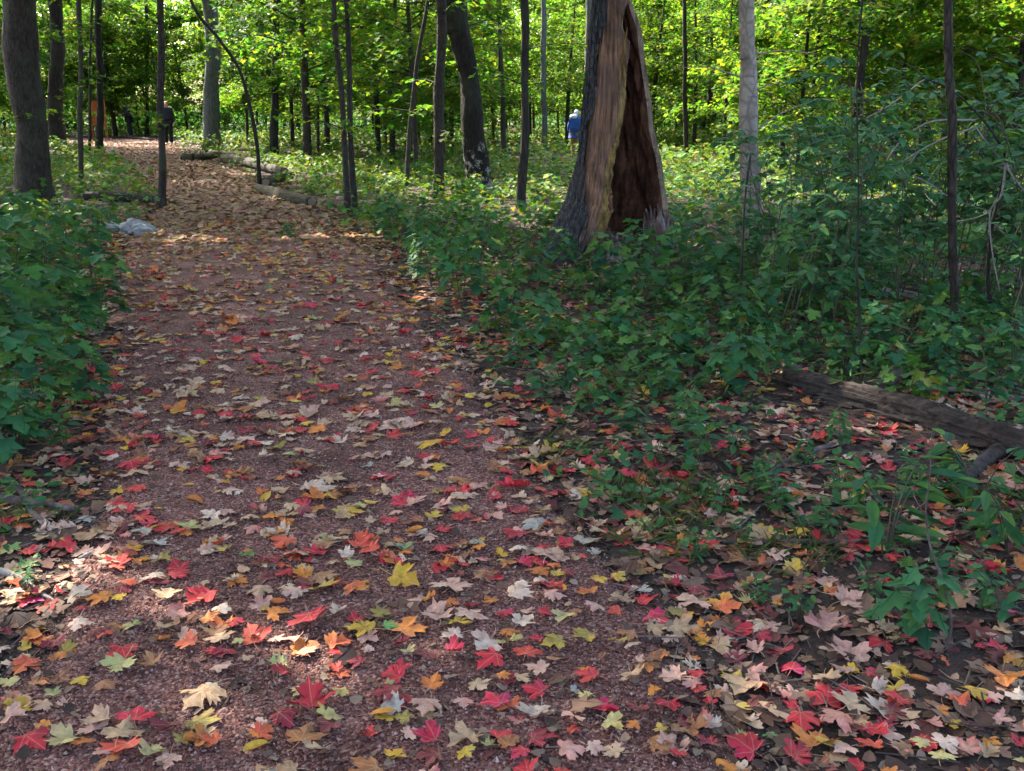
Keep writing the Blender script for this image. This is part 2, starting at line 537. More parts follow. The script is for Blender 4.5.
# ground sheet: fine near the camera, coarse to the horizon
xs = np.concatenate([[-600, -300, -150, -90, -60], np.arange(-44, -6, .5), np.arange(-6, 6, .07), np.arange(6, 44, .5), [44, 60, 90, 150, 300, 600]])
ys = np.concatenate([[-300, -100, -40, -15, -5], np.arange(-2, 14, .07), np.arange(14, 80, .6), [80, 100, 150, 300, 700]])
XX, YY = np.meshgrid(xs, ys)
ZZ = gz(XX, YY)
g = Geo()
nx, ny = len(xs), len(ys)
i = np.arange(ny - 1)[:, None] * nx; j = np.arange(nx - 1)[None]
g.add(np.stack([XX, YY, ZZ], -1).reshape(-1, 3), np.stack([i + j, i + j + 1, i + nx + j + 1, i + nx + j], -1).ravel(), np.full((nx - 1) * (ny - 1), 4))
tag(g.obj('ground', M_soil, smooth=True, attrs=False), kind='structure')

# path sheet
yy = np.concatenate([np.arange(.8, 14, .05), np.arange(14, _ey[-1], .2)])
U = np.linspace(-.25, 1.25, 61)
l, r_ = pl(yy), pr(yy)
PX = l[:, None] + (r_ - l)[:, None] * U[None]; PY = np.repeat(yy[:, None], 61, 1)
PZ = np.clip(pathd(PX, PY) * .25, -.06, .024) + .004 * sn(PX, PY, 5, 21) - .001
g = Geo()
i = np.arange(len(yy) - 1)[:, None] * 61; j = np.arange(60)[None]
g.add(np.stack([PX, PY, PZ], -1).reshape(-1, 3), np.stack([i + j, i + j + 1, i + 61 + j + 1, i + 61 + j], -1).ravel(), np.full(60 * (len(yy) - 1), 4))
tag(g.obj('path', M_gravel, smooth=True, attrs=False), kind='structure')

# loose gravel on the path (uncountable)
r = RS(3)
n = 42000
Y = 1.75 + 5.5 * r.rand(n) ** 1.5
X = pl(Y) + (pr(Y) - pl(Y)) * r.uniform(-.06, 1.06, n)
k = pathd(X, Y) > -.08
X, Y = X[k], Y[k]; n = len(X)
oct_ = np.array([(1, 0, 0), (-1, 0, 0), (0, 1, 0), (0, -1, 0), (0, 0, 1), (0, 0, -1)], float)
of = np.array([0, 2, 4, 2, 1, 4, 1, 3, 4, 3, 0, 4, 2, 0, 5, 1, 2, 5, 3, 1, 5, 0, 3, 5])
g = Geo()
S = .0022 + .0042 * r.rand(n) ** 3
W = oct_[None] * S[:, None, None] * r.uniform(.6, 1.4, (n, 6, 1)) + r.uniform(-.3, .3, (n, 6, 3)) * S[:, None, None]
W += np.stack([X, Y, surf(X, Y) + S * .5], -1)[:, None, :]
pc = pick(r, [(.21, .092, .075), (.15, .062, .05), (.30, .18, .155), (.09, .042, .036), (.40, .31, .27)], n, w=[.35, .3, .2, .1, .05])
g.add(W.reshape(-1, 3), (of[None] + (np.arange(n) * 6)[:, None]).ravel(), np.full(n * 8, 3), np.repeat(pc, 6, 0))
tag(g.obj('loose_gravel', leaf_material('gravel chip', 0, .85, .25)), kind='stuff')

# ------------------------------------------------------------------ light
SUN = Vector((-0.50, 0.52, 0.70)).normalized()
sx, sy, sz = SUN
elev, azim = math.asin(sz), math.atan2(sx, sy)
sl = bpy.data.lights.new('sun', 'SUN')
sl.energy, sl.angle, sl.color = 5.0, math.radians(0.55), (1.0, .93, .80)
so = bpy.data.objects.new('sun', sl); COL.objects.link(so)
so.rotation_euler = SUN.to_track_quat('Z', 'Y').to_euler()
so.location = (-20, 20, 30)
w = bpy.data.worlds.new('World'); scene.world = w; w.use_nodes = True
nt = w.node_tree
bg = nt.nodes['Background']
sky = nt.nodes.new('ShaderNodeTexSky')
sky.sky_type = 'NISHITA'; sky.sun_disc = False
sky.sun_elevation, sky.sun_rotation = elev, azim
sky.dust_density = 4.0; sky.air_density = 1.0; sky.ozone_density = 1.0
nt.links.new(sky.outputs[0], bg.inputs[0])
bg.inputs[1].default_value = 0.15

# openings cut into the canopy so that sun reaches the ground (ground x, y, radius x, radius y)
SPOTS = []
def spot(px, py, rx, ry): q = G(px, py); SPOTS.append((q[0], q[1], rx, ry))
spot(400, 668, .40, .15); spot(300, 700, .30, .13); spot(480, 648, .25, .13); spot(240, 715, .22, .13)
spot(150, 612, .22, .15); spot(60, 600, .25, .14); spot(870, 447, .20, .20); spot(960, 755, .26, .12); spot(700, 720, .14, .10)
spot(230, 243, .9, .10); spot(330, 240, .6, .08); spot(890, 236, .5, .5); spot(700, 250, .5, .35); spot(645, 168, 1.4, 2.0)
spot(110, 141, 2.2, 1.2); spot(690, 190, 1.5, 2); spot(215, 183, .6, .15)
for q_ in ((600, 278, .22), (720, 335, .16), (805, 384, .13), (645, 305, .2), (505, 262, .3), (945, 385, .16), (560, 330, .15), (850, 262, .3), (790, 300, .2), (905, 418, .12), (70, 300, .15), (40, 240, .3), (450, 300, .15), (690, 400, .10)):
    spot(q_[0], q_[1], q_[2], q_[2])
SP = np.array(SPOTS)


def open_to_sun(pos, r):
    """True where a canopy leaf is carved away: the gaps are shaped to let sun down to the ground and to the young trees behind."""
    gx = pos[:, 0] - sx / sz * pos[:, 2]; gy = pos[:, 1] - sy / sz * pos[:, 2]
    dd = (((gx[:, None] - SP[:, 0]) / (SP[:, 2] + .17)) ** 2 + ((gy[:, None] - SP[:, 1]) / (SP[:, 3] + .17)) ** 2).min(1)
    hit = (dd < 1) & (r.rand(len(pos)) < .90)
    nz = sn(gx, gy, .8, 25) + .6 * sn(gx, gy, 2.3, 31)
    far = np.clip((gy - 14) / 13, 0, 1)
    onpath = (pathd(gx, gy) > -.6) & (gy < 40)
    return hit | ((nz > .55 - (.85 + .35 * (gx > -4)) * far) & (gy > 13) & ~onpath & (r.rand(len(pos)) < .93))


# ------------------------------------------------------------------ palettes
PAL_UNDER = [(.034, .112, .030), (.052, .15, .036), (.026, .09, .040), (.085, .17, .035)]
PAL_BRIGHT = [(.046, .148, .022), (.066, .165, .023), (.088, .180, .023), (.125, .190, .025), (.185, .185, .028)]
PAL_TEAL = [(.034, .122, .050), (.050, .15, .052), (.030, .10, .050), (.08, .17, .042)]


# ------------------------------------------------------------------ trees
def spray_crown(r, z0, z1, rad, nb, per, size, pal, w=None, T=T_MAPLE, geo=None, limbs=None, carve=False, base=(0, 0, 0)):
    """Layered flat sprays of leaves on thin limbs, the look of young maples in shade."""
    geo = geo or Geo()
    for b in range(nb):
        z = z0 + (z1 - z0) * (b + r.rand()) / nb
        az = r.uniform(0, 2 * PI)
        t_ = (z - z0) / (z1 - z0)
        Lb = rad * (0.55 + .45 * math.sin(PI * min(1, .25 + .8 * t_))) * r.uniform(.55, 1.15)
        rise = r.uniform(-.05, .35) * Lb
        d = np.array([math.cos(az), math.sin(az)])
        m = r.poisson(per)
        if m < 1: continue
        t = np.sqrt(r.rand(m)) * 1.0
        side = r.uniform(-1, 1, m) * .42 * Lb * (1.15 - t) * np.minimum(1, t * 2.5)
        px = d[0] * t * Lb - d[1] * side; py = d[1] * t * Lb + d[0] * side
        pz = z + rise * t - .22 * Lb * t ** 3 + r.normal(0, .045 * Lb + .02, m)
        pos = np.stack([px, py, pz], -1)
        if carve:
            pos = pos[~open_to_sun(pos + np.array(base), r)]
            m = len(pos)
            if m == 0: continue
        yaw = az - PI / 2 + r.normal(0, .9, m)
        cc = pick(r, pal, m, .2, w) * r.uniform(.85, 1.15)
        place(geo, T, pos, yaw, r.normal(-.25, .35, m), r.normal(0, .35, m), size * r.uniform(.7, 1.3, m), cc)
        if limbs is not None:
            ts = np.linspace(0, .9, 5)[:, None]
            lp = np.concatenate([d[None] * ts * Lb, z - .25 * Lb * .3 + (rise + .08 * Lb) * ts - .22 * Lb * ts ** 3], 1)
            tube(limbs, lp, np.linspace(.012, .003, 5) * (1 + Lb * .25), 5, cap=False)
    return geo


LANDMARKS = []                    # (px, py, phrase) used to word labels
TREES = {}


def tree(name, label, base, pts, widths, mat, height=12.0, short=None, crown='canopy', seg=16, rough=.05, depth_shift=0.0,
         crown_z=None, pal=PAL_BRIGHT, seed=0, cat='tree', flare=.5, group='trees standing in the wood', crown_rad=3.6, leaves=2600):
    r = RS(seed + 500)
    b = G(*base)
    Y = b[1] + depth_shift
    depth = proj(b[0], b[1], 0)[2]
    root = empty(name, (b[0], b[1], 0))
    root.location.z = float(gz(b[0], b[1])) - .03
    P3 = [np.zeros(3)]
    for q in pts:
        v = P(q[0], q[1], Y) - b
        P3.append(v)
    W = [w * depth / FPX / 2 for w in widths]
    last = P3[-1]; top = max(height, last[2] + .3)
    dirn = (P3[-1] - P3[0]) / max(.3, P3[-1][2])
    mid = last + dirn * (top - last[2]) * .5 * np.array([.7, .7, 1]); mid[2] = (last[2] + top) / 2
    end = mid + np.array([dirn[0] * .2 + r.normal(0, .03), dirn[1] * .2, 1]) * (top - mid[2]); end[2] = top
    P3 += [mid, end]; W += [W[-1] * .75, max(.01, W[-1] * .25)]
    n = 60 if depth < 22 else 24
    c = resample(P3, n)
    lenp = np.linspace(0, 1, len(P3))
    zz = [p[2] for p in P3]
    rad = np.interp(c[:, 2], zz, W)
    rad = rad * (1 + .75 * flare * np.exp(-np.maximum(c[:, 2], 0) / (1.2 * W[0] + .02))) * (1 + .05 * np.sin(c[:, 2] * 3.1 + seed) + .04 * np.sin(c[:, 2] * 7.3 + seed * 2))
    wig = W[0] * .12 + .012
    c[:, 0] += np.sin(c[:, 2] * 1.3 + seed) * wig + .5 * wig * np.sin(c[:, 2] * 3.7 + seed * 3); c[:, 1] += np.cos(c[:, 2] * 1.1 + seed) * wig
    c[0, :2] = 0
    g = Geo()
    tube(g, c, rad, seg, rough=rough, seed=seed)
    limbs = Geo()
    if crown == 'canopy':
        cz = crown_z or (max(6.0, top * .5), top + 1.5)
        cg = Geo()
        cen = c[-1] * [1, 1, 0]
        nb = 34
        spray_crown(r, cz[0], cz[1], crown_rad * 1.25, nb, leaves / nb * (1.25 if base[0] < 330 or (Y < 21 and base[0] < 420) else 1.0 if Y < 16 else .5), .33, pal, geo=cg, limbs=limbs, carve=True, base=np.array(root.location) + cen, T=T_KITE)
        for a in cg.V: a += cen.astype(np.float32)
        for a in limbs.V: a += cen.astype(np.float32)
    elif crown == 'spray':
        cz = crown_z or (1.2, min(top, 8.0))
        cg = Geo()
        spray_crown(r, cz[0], cz[1], crown_rad, max(6, int((cz[1] - cz[0]) * 3.2)), leaves / 20, .15, pal, geo=cg, limbs=limbs, carve=True, base=np.array(root.location))
    else:
        cg = None
    if crown != 'none' and depth > 9 and base[0] > 0 and not 535 < base[0] < 600:     # a few low side twigs carrying leaves
        if cg is None: cg = Geo()
        for q in range(r.randint(4, 9)):
            zt = r.uniform(1.1, min(top * .6, 1.6 + depth * .12)); ct = c[np.argmin(np.abs(c[:, 2] - zt))]
            a_ = r.uniform(0, 6.28); L_ = r.uniform(.35, 1.2)
            e_ = ct + [math.cos(a_) * L_, math.sin(a_) * L_, L_ * r.uniform(-.1, .5)]
            tube(limbs, [ct, (ct + e_) / 2 + [0, 0, .06 * L_], e_], [.011, .007, .003], 5, cap=False)
            m = r.randint(8, 26); t_ = r.uniform(.35, 1.1, m)[:, None]
            if name == 'pale_tree' or base[1] > 300: m = 0
            if m:
                place(cg, T_MAPLE, ct + (e_ - ct) * t_ + r.normal(0, .10, (m, 3)) * [1, 1, .35], a_ - PI / 2 + r.normal(0, .9, m), r.normal(-.25, .3, m), r.normal(0, .3, m), r.uniform(.07, .12, m), pick(r, PAL_BRIGHT, m))
    g.obj('trunk', mat, root, smooth=True, attrs=False)
    if limbs.n:
        limbs.obj('limb', mat, root, smooth=True, attrs=False)['kind'] = 'stuff'
    if cg is not None and cg.n:
        cg.obj('crown', M_crown, root)
    tag(root, label, cat, group)
    TREES[label] = (base, pts[-1])
    if short: LANDMARKS.append((base[0], base[1], short))
    return root


T = tree
T('forest_tree', 'stout grey-brown trunk at far left, rising straight out of the undergrowth', (33, 207), [(31, 150), (27, 80), (21, 0)], [33, 30, 30, 30], M_bark, 15, 'stout left trunk', seed=1, seg=28, rough=.045, crown_rad=4.5, leaves=3600)
T('forest_tree', 'dark upright trunk close behind the stout grey-brown left trunk', (57, 146), [(56, 60), (55, 0)], [15, 13, 13], M_bark_dark, 15, seed=2, crown_rad=4.5, leaves=3200)
T('forest_tree', 'dark trunk leaning back to the left behind the stout left trunk', (72, 131), [(66, 80), (58, 0)], [11, 9, 8], M_bark_dark, 14, seed=3)
T('sapling', 'thin dark stem with pale foot in green plants left of the path', (82, 186), [(80, 100), (78, 0)], [5, 5, 4.5], M_bark_thin, 8, seed=4, crown_rad=2, leaves=1000, cat='sapling')
T('forest_tree', 'slim dark trunk standing just in front of the orange-brown panel', (100, 153), [(99, 80), (99, 0)], [7.5, 6.5, 6], M_bark_dark, 11, 'slim trunk by the orange panel', seed=5, leaves=2000)
T('sapling', 'hair-thin stem immediately left of the slim trunk hiding the orange panel', (89, 151), [(90, 80), (92, 10)], [3, 2.6, 2.2], M_bark_thin, 7, seed=6, crown_rad=1.6, leaves=700, cat='sapling')
T('sapling', 'thin straight stem behind the hunched walker, beside the bend of the path', (147, 137), [(147, 60), (146, 0)], [3.5, 3, 3], M_bark_dark, 9, seed=7, crown_rad=2, leaves=900, cat='sapling')
T('forest_tree', 'slim grey trunk growing at the left edge of the path, beyond the pale rock', (161, 207), [(162, 120), (161, 0)], [8, 6.6, 6.3], M_bark, 11, 'slim trunk at the path edge', seed=8, flare=1.0, leaves=2200)
T('forest_tree', 'big smooth blue-grey trunk where the path bends, behind the edging logs', (213, 150), [(212, 80), (210, 0)], [16, 14, 14], M_bark_grey, 16, 'big blue-grey trunk', seed=9, seg=20, crown_rad=4.8, leaves=3600)
T('sapling', 'bent thin sapling leaning left over the path from the end of the log', (261, 186), [(258, 150), (252, 112), (239, 70), (218, 38), (192, 3)], [4.2, 3.8, 3.6, 3.3, 3, 2.8], M_bark_dark, 6, 'bent sapling', crown='none', seed=10, cat='sapling', flare=.2)
T('forest_tree', 'slender dark trunk rising from bright green plants behind the edging logs', (275, 158), [(274, 80), (278, 0)], [8.5, 7, 6.5], M_bark_dark, 13, 'slender trunk behind the logs', seed=11, leaves=2400)
T('forest_tree', 'slim dark trunk in bright green plants, left of the twin stems', (327, 158), [(325, 90), (322, 0)], [6, 5, 4.5], M_bark_dark, 12, seed=12, leaves=1800)
T('sapling', 'left stem of the crossing twin saplings by the path', (346, 212), [(344, 150), (340, 80), (335, 0)], [6.5, 6, 5.5, 5], M_bark_thin, 9, 'twin stems', seed=13, crown_rad=2, leaves=900, cat='sapling')
T('sapling', 'right stem of the crossing twin saplings, darker than its twin', (355, 213), [(350, 150), (351, 80), (347, 0)], [6.5, 6, 5, 4.5], M_bark_dark, 9, seed=14, crown_rad=2, leaves=900, cat='sapling')
T('sapling', 'leaning thin stem slanting right, midway between twin stems and patchy dark trunk', (405, 192), [(410, 140), (417, 70), (427, 0)], [5, 4.6, 4, 3.6], M_bark_thin, 8, seed=15, crown_rad=1.8, leaves=800, cat='sapling')
T('forest_tree', 'straight grey-brown trunk just left of the leaning patchy dark trunk', (440, 199), [(440, 110), (440, 0)], [11, 10, 9.5], M_bark, 13, 'grey-brown trunk beside it', seed=16, leaves=2400)
T('forest_tree', 'dark leaning trunk with pale flaking patches on its foot', (482, 194), [(477, 150), (470, 105), (464, 60), (457, 25), (452, 0)], [24, 21, 20, 20, 22, 26], M_bark_patchy, 14, 'leaning patchy dark trunk', seed=17, seg=24, rough=.09, crown_rad=4.5, leaves=3400)
T('forest_tree', 'straight slim dark trunk right of the leaning patchy dark trunk', (522, 210), [(524, 120), (524, 0)], [9.5, 8, 7.5], M_bark_dark, 13, 'straight slim dark trunk', seed=18, leaves=2400)
T('sapling', 'thin brown stem between the leaning patchy trunk and the slim dark trunk', (503, 161), [(502, 80), (499, 0)], [5.5, 5, 4.5], M_bark_thin, 10, seed=19, crown_rad=2, leaves=1000, cat='sapling')
T('sapling', 'faint pale stem in bright foliage left of the blue-clad walker', (544, 150), [(544, 80), (543, 0)], [6, 5.5, 5], M_bark_grey, 11, seed=20, leaves=1400, cat='sapling')
T('forest_tree', 'grey trunk half hidden behind the left side of the hollow stump', (592, 170), [(590, 80), (589, 0)], [10, 8, 8], M_bark_grey, 14, seed=21, leaves=2600)
T('sapling', 'thin dark stem in sunny foliage just right of the hollow stump', (687, 158), [(685, 80), (684, 0)], [5, 4.2, 4], M_bark_dark, 10, seed=22, crown_rad=2, leaves=1000, cat='sapling')
T('pale_tree', 'pale smooth trunk with dark horizontal marks rising from the green plants', (756, 264), [(753, 200), (751, 130), (747, 60), (744, 0)], [22, 18.5, 17.5, 16, 14], M_bark_pale, 13, 'pale smooth trunk', seed=23, seg=24, rough=.02, flare=.3, leaves=2800)
T('sapling', 'slim dark stem right of the pale smooth trunk, straight and upright', (783, 165), [(784, 90), (785, 0)], [5.5, 4.5, 4], M_bark_dark, 10, seed=24, crown_rad=2, leaves=1000, cat='sapling')
T('sapling', 'very thin stem well right of the pale smooth trunk, in olive foliage', (825, 150), [(825, 80), (824, 0)], [3.6, 3, 3], M_bark_dark, 9, seed=25, crown_rad=1.8, leaves=800, cat='sapling')
T('forest_tree', 'dark trunk behind the bramble, left of the slim pole-like near stem', (926, 150), [(926, 80), (925, 0)], [8, 7, 7], M_bark_dark, 13, seed=26, leaves=2400)
T('sapling', 'brown stem close left of the slim pole-like near stem', (944, 145), [(944, 80), (943, 0)], [4.6, 4, 4], M_bark, 10, seed=27, crown_rad=2, leaves=900, cat='sapling')
T('sapling', 'slim pole-like grey stem, nearest on the right, beside the arching dead branch', (955, 343), [(954, 240), (953, 120), (951, 0)], [10, 8.8, 8.2, 7.4], M_bark, 9, 'slim pole-like stem', seed=28, seg=18, rough=.04, crown_rad=1.8, leaves=900, cat='sapling')
T('forest_tree', 'olive-brown trunk just right of the slim pole-like near stem', (972, 138), [(970, 80), (966, 0)], [9.5, 8.5, 8], M_bark, 14, 'olive-brown trunk', seed=29, leaves=2600)
T('sapling', 'thin dark stem at the far right edge of the wood', (1016, 150), [(1017, 80), (1018, 0)], [4, 3.6, 3.2], M_bark_dark, 10, seed=30, crown_rad=2, leaves=900, cat='sapling')
T('sapling', 'thin stem second from the far right edge of the wood', (996, 150), [(996, 80), (994, 0)], [4, 3.4, 3.2], M_bark_dark, 10, seed=31, crown_rad=2, leaves=900, cat='sapling')
# unseen maples added left of the view, their crowns there to shade the path
for q_, (x_, y_) in enumerate([(-6.6, 8.2), (-9.2, 11.5), (-6.2, 4.6), (-11.5, 15), (-9.5, 6.5), (-13.5, 10.5), (-5.2, 1.2), (-9, 1.5), (-12.3, 18.5), (-13.8, 22), (-17, 27), (-18.5, 31), (-21, 35), (-21.5, 40), (-25, 46), (-28, 52)]):
    f_ = proj(x_, y_, 0.)
    T('forest_tree', 'unseen maple added for shade, %s beyond the left edge' % ['first', 'second', 'third', 'fourth', 'fifth', 'sixth', 'seventh', 'eighth', 'ninth', 'tenth', 'eleventh', 'twelfth', 'thirteenth', 'fourteenth', 'fifteenth', 'sixteenth'][q_], (f_[0], f_[1]), [(f_[0], f_[1] - 80), (f_[0], f_[1] - 160)], [.3 * FPX / f_[2]] * 3, M_bark, 15, seed=60 + q_, crown_rad=4.2 if q_ < 8 else 4.8, leaves=3200 if q_ < 8 else 4200, crown_z=(8, 16))
T('sapling', 'short dark sapling stem in front of the pale smooth trunk', (737, 312), [(740, 270), (742, 235)], [4.0, 3.2, 2.2], M_bark_thin, 1.2, seed=32, crown='none', cat='sapling', flare=.1)
T('sapling', 'thin upright sapling stem in dark shrubs left of the slim pole-like stem', (857, 388), [(857, 330), (853, 270), (856, 200)], [3.2, 3, 2.4, 1.6], M_bark_dark, 2.4, seed=33, crown='none', cat='sapling', flare=.1)

# broken forked stub
st = empty('broken_snag', G(858, 150)); b = G(858, 150); Yb = b[1]
g = Geo()
tpath(g, [np.zeros(3), P(860, 100, Yb) - b, P(858, 75, Yb) - b, P(861, 50, Yb) - b], [.17, .13, .12, .03], 24, 12, rough=.12)
g.obj('trunk', M_bark_dark, st, smooth=True, attrs=False)
g = Geo()
tpath(g, [P(876, 92, Yb) - b, P(868, 70, Yb) - b, P(864, 56, Yb) - b], [.12, .10, .07], 12, 10, rough=.1)
g.obj('broken_limb', M_bark_dark, st, smooth=True, attrs=False)
tag(st, 'broken dark forked snag deep in olive foliage on the right', 'snag')

# ------------------------------------------------------------------ young maples farther back: one of each kind, then copies
r = RS(41)
protos = []
for k in range(7):
    e = empty('young_maple')
    g, lm = Geo(), Geo()
    h = 5.6 + .45 * k
    lean = r.normal(0, .25, 2)
    pts = [(0, 0, -.05), (lean[0] * .3, lean[1] * .3, h * .35), (lean[0], lean[1], h * .75), (lean[0] * 1.2, lean[1] * 1.2, h)]
    tpath(g, pts, [.045 + .010 * k, .038 + .009 * k, .03, .01], 20, 8, rough=.05, seed=k)
    pal = [PAL_BRIGHT, PAL_BRIGHT, PAL_UNDER + PAL_BRIGHT][k % 3]
    cg = spray_crown(r, 1.0 + .35 * (k % 3), h, 2.5 + .1 * k, 34, 190, .11, pal, limbs=lm)
    g.obj('trunk', [M_bark_dark, M_bark_thin, M_bark][k % 3], e, smooth=True, attrs=False)
    lm.obj('limb', M_bark_thin, e, attrs=False)['kind'] = 'stuff'
    cg.obj('crown', M_crown, e)
    protos.append(e)
HERO = sorted([(v[0][0], v[0][1], s_) for v, s_ in [((l[:2],), l[2]) for l in LANDMARKS]] + [(612, 235, 'hollow stump')])
r = RS(12)
spots = []
tries = 0
while len(spots) < 100 and tries < 6000:
    tries += 1
    Yd = 19 + 43 * r.rand() ** .9
    x = r.uniform(-.60, .60) * Yd
    if pathd(np.array(x), np.array(Yd)) > -1.0 or (-.47 * Yd - 2 < x < pr(Yd) + .5 and 38 < Yd < 54): continue
    px, py, _ = proj(x, Yd, 0.)
    # keep the walkers, the panel and the pale sunny gap left of the stump in view
    if Yd < 50 and abs(px - 132) < 45 + 2700 / Yd: continue
    if Yd < 38 and abs(px - 575) < 14 + 2900 / Yd: continue
    if min(abs(px - v_[0][0]) for v_ in TREES.values()) < 7: continue
    if min([9] + [math.hypot(x - a, Yd - b_) for a, b_ in spots]) < 1.7: continue
    spots.append((x, Yd))
for px_, Y_ in ((20, 57), (52, 60), (75, 56), (105, 59), (128, 57), (150, 60), (172, 56.5), (198, 58), (228, 57), (256, 60)):
    spots.append(((px_ - CX) / FPX * Y_ * 1.0, Y_))
GAPS = {}
for i, (x, Yd) in enumerate(spots):
    px, py, _ = proj(x, Yd, 0.)
    gi = int(np.searchsorted([h[0] for h in HERO], px))
    GAPS.setdefault(gi, []).append((float(px), i))
ORD = ['first', 'second', 'third', 'fourth', 'fifth', 'sixth', 'seventh', 'eighth', 'ninth', 'tenth', 'eleventh', 'twelfth']
LAB = {}
for gi, lst in GAPS.items():
    lst.sort()
    left = HERO[gi - 1][2] if gi > 0 else None
    right = HERO[gi][2] if gi < len(HERO) else None
    for q, (px, i) in enumerate(lst):
        o_ = ORD[q] if q < 12 else '%dth' % (q + 1)
        if left and right:
            LAB[i] = 'young maple far back, %s counting right from the %s' % (o_, left)
        elif right:
            LAB[i] = 'young maple far back, left of the %s, %s from the edge' % (right, o_)
        else:
            LAB[i] = 'young maple far back, %s rightward past the %s' % (o_, left)
for i, (x, Yd) in enumerate(spots):
    pr_ = protos[i % 7]
    sc = r.uniform(.8, 1.25)
    rz = r.uniform(0, 6.28)
    if i < 7:
        o = pr_; o.location = (x, Yd, gz(x, Yd)); o.rotation_euler = (0, 0, rz); o.scale = (sc,) * 3
    else:
        o = copy_thing(pr_, (x, Yd, gz(x, Yd)), rz, sc)
    tag(o, LAB[i], 'tree', 'young maples far back in the wood')

# far-off wood, one mass
g = Geo()
r = RS(77)
n = 1150
cx = r.uniform(-66, 66, n); cy = r.uniform(58, 100, n)
k = np.abs(cx) < cy * .68
cx, cy = cx[k], cy[k]
for x, Yd in zip(cx, cy):
    m = 290
    zc = 11 * r.rand() ** 1.2; R = r.uniform(1.8, 3.6)
    u = r.normal(0, 1, (m, 3)); u /= np.linalg.norm(u, axis=1, keepdims=True); u *= r.rand(m, 1) ** .4
    pos = np.array([x, Yd, zc]) + u * [R, R, R * .45]
    pos = pos[pos[:, 2] > .05]; m = len(pos)
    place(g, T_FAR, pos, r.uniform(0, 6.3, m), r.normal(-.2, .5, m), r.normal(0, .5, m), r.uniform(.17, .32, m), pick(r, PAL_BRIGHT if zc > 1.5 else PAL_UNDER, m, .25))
for q in range(90):
    Yd = r.uniform(56, 98); x = r.uniform(-.62, .62) * Yd; rr = r.uniform(.05, .2)
    tube(g, [(x, Yd, -.1), (x + r.normal(0, .1), Yd, 6), (x + r.normal(0, .3), Yd, 15)], [rr, rr * .8, rr * .5], 7, C=(.05, .042, .035))
tag(g.obj('far_wood', M_crown), kind='stuff')


# ------------------------------------------------------------------ undergrowth carpet (uncountable)
def right_dens(x, Y):
    """0..1 density of green plants at ground position; bare litter strip near the path."""
    d = -pathd(x, Y)
    px, py, f = proj(x, Y, 0 * x)
    right = x > pl(Y) + .5
    dr = np.clip((d - .15 - np.clip((8.0 - Y) * .16, 0, 1.0)) / .7, 0, 1)
    near = np.clip((Y - 3.9) / 1.8, 0.0, 1)
    dl = np.clip((d - .02) / .35, 0, 1) * np.clip((Y - 3.7) / 1.0, 0, 1)
    return np.where(right, dr * near, dl)


